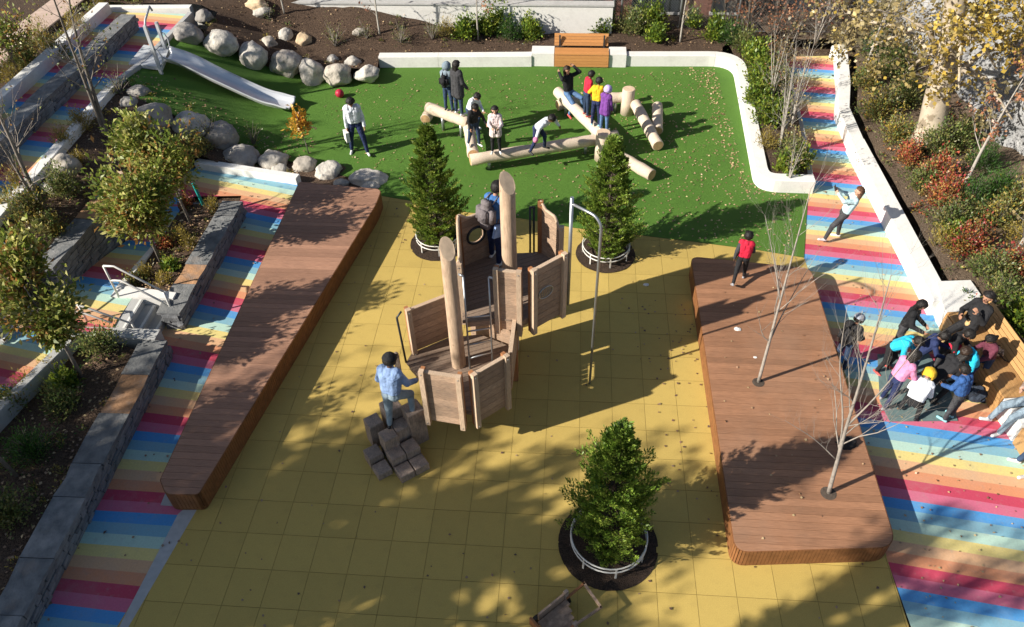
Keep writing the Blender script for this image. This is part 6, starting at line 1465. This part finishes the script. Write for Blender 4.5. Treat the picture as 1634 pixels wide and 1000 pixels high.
shade_tree('tall thin leaved tree outside the lower left corner of the picture',-11.4,-.4,8.0,(3.0,2.6,2.4),14,204,150,.24,(.35,.65))
shade_tree('tall thin leaved tree outside the bottom edge of the picture',-7.4,-.9,8.0,(2.6,2.0,2.2),9,205,150,.24,(.35,.65))
shade_tree('tall half bare tree outside the left edge beside the upper ramp',-21.6,13.9,8.0,(2.0,3.4,1.4),11,206,200,.22,(.4,.8))
# ---- fallen leaves
def litter(name,poly,n,z,mats,size,seed,zf=None,label_kind='stuff',cl=0):
    rs=random.Random(seed); P=[]; xs=[p[0] for p in poly]; ys=[p[1] for p in poly]
    while len(P)<n:
        x=rs.uniform(min(xs),max(xs)); y=rs.uniform(min(ys),max(ys))
        if inside(x,y,poly) and (not cl or noise.noise(Vector((x*.5,y*.5,seed)))>rs.uniform(-1,.35)-cl): P.append((x,y,(zf(x,y) if zf else z)+.012))
    r2=np.random.RandomState(seed); D=rdirs(n,r2); D[:,2]*=.15; D/=np.linalg.norm(D,axis=1)[:,None]
    link(name,leaf_mesh(name,np.array(P),size,mats,r2,None,.75,3.0,D),None,kind='stuff')
litter('fallen_leaves',[G(*p) for p in ((1085,109),(1138,109),(1192,288),(1276,312),(1270,325),(1176,300),(1120,135))],330,0,LV_litter,.06,31)
turfR=[p for p in TF if p[0]>-6.5]
litter('fallen_leaves',[G(*p) for p in ((640,125),(1140,112),(1195,290),(1275,318),(1275,405),(900,355),(640,315),(560,250),(500,160))],1150,0,LV_litter,.060,1,zf=hill,cl=.2)
litter('fallen_leaves',[G(*p) for p in ((900,120),(1140,112),(1195,290),(1275,318),(1275,405),(1050,370))],650,0,LV_litter,.058,2)
litter('fallen_leaves',PR,420,.0,LV_litter,.045,3)
litter('fallen_leaves',Y,230,.0,LV_litterd,.05,4)
litter('fallen_leaves',[G(*p) for p in ((1000,480),(1125,480),(1165,860),(1060,800))],80,.0,LV_litterd,.05,5)
litter('fallen_leaves',[G(*p,.42) for p in ((1120,420),(1285,440),(1420,865),(1180,870))],50,.42,LV_litter,.05,6)
litter('fallen_leaves',PA,60,.0,LV_litterd,.06,7)
for i,(pl,zf,n) in enumerate(((BK,back,2600),(RBd,rbed,4200),([(-9.3,14.8),(-8.3,14.8),(-8.3,11.5),(-9.3,11.6)],l1_,260),([(-9.2,10.0),(-8.2,9.8),(-8.1,4.5),(-10.2,5.5),(-9.7,8.2)],l3_,350),([(-12.2,19.5),(-12.1,11),(-11,11),(-10.6,15.2),(-9.9,17),(-6.9,16.5),(-7,18.5)],mid,900))):
    litter('fallen_leaves',pl,n,0,LV_litter+LV_litterd,.06,20+i,zf=lambda x,y,zf=zf:zf(x,y)+.03)

def tufts(poly,zf,n,mats,seed,size=.05,rad=.11):
    rs=np.random.RandomState(seed); xs=[p[0] for p in poly]; ys=[p[1] for p in poly]; P=[];D=[];K=[]; k=0
    while k<n:
        x=rs.uniform(min(xs),max(xs)); y=rs.uniform(min(ys),max(ys))
        if not inside(x,y,poly) or noise.noise(Vector((x*.7,y*.7,seed)))<-.15: 
            k+=.2; continue
        m=rs.randint(14,34); R=rad*rs.uniform(.6,1.6); d=rs.normal(size=(m,3)); d[:,2]=abs(d[:,2])+.4; d/=np.linalg.norm(d,axis=1)[:,None]
        P.append(np.array((x,y,zf(x,y)))+d*R*rs.uniform(.2,1,m)[:,None]*np.array((1,1,.9))); D.append(d); K.append(np.full(m,rs.randint(0,len(mats)))); k+=1
    link('ground_cover',leaf_mesh('ground_cover',np.concatenate(P),size,mats,rs,None,.5,.6,np.concatenate(D),np.concatenate(K)),None,kind='stuff')
gm=LV_shr+LV_gold+LV_dark[:1]+LV_lime[3:]
tufts(BK,back,170,gm,1)
tufts(RBd[:7]+[(10.6,11.6),(10.4,25),(8,26)],rbed,190,gm+LV_red[:2],2,.055,.13)
tufts([(-9.2,10.0),(-8.3,9.8),(-8.2,4.0),(-10.2,4.5),(-9.9,8.0)],l3_,60,gm,3)
tufts([(-9.3,14.7),(-8.4,14.7),(-8.35,11.6),(-9.3,11.7)],l1_,26,gm,4,.045,.08)
tufts([(-12.1,19.4),(-12.1,11),(-11.1,11),(-10.9,15.2),(-9.9,17.2),(-7,16.7),(-7.5,17.8),(-9.5,18.6)],mid,130,gm,5)
tufts([(-14.9,10),(-14.9,23),(-15.6,26),(-15.7,12)],f15,110,gm+LV_gold,6,.06,.14)
tufts([(5.3,23.5),(6.4,24),(6.3,17.2),(5.7,17.2)],cb,30,LV_lime+gm,7)
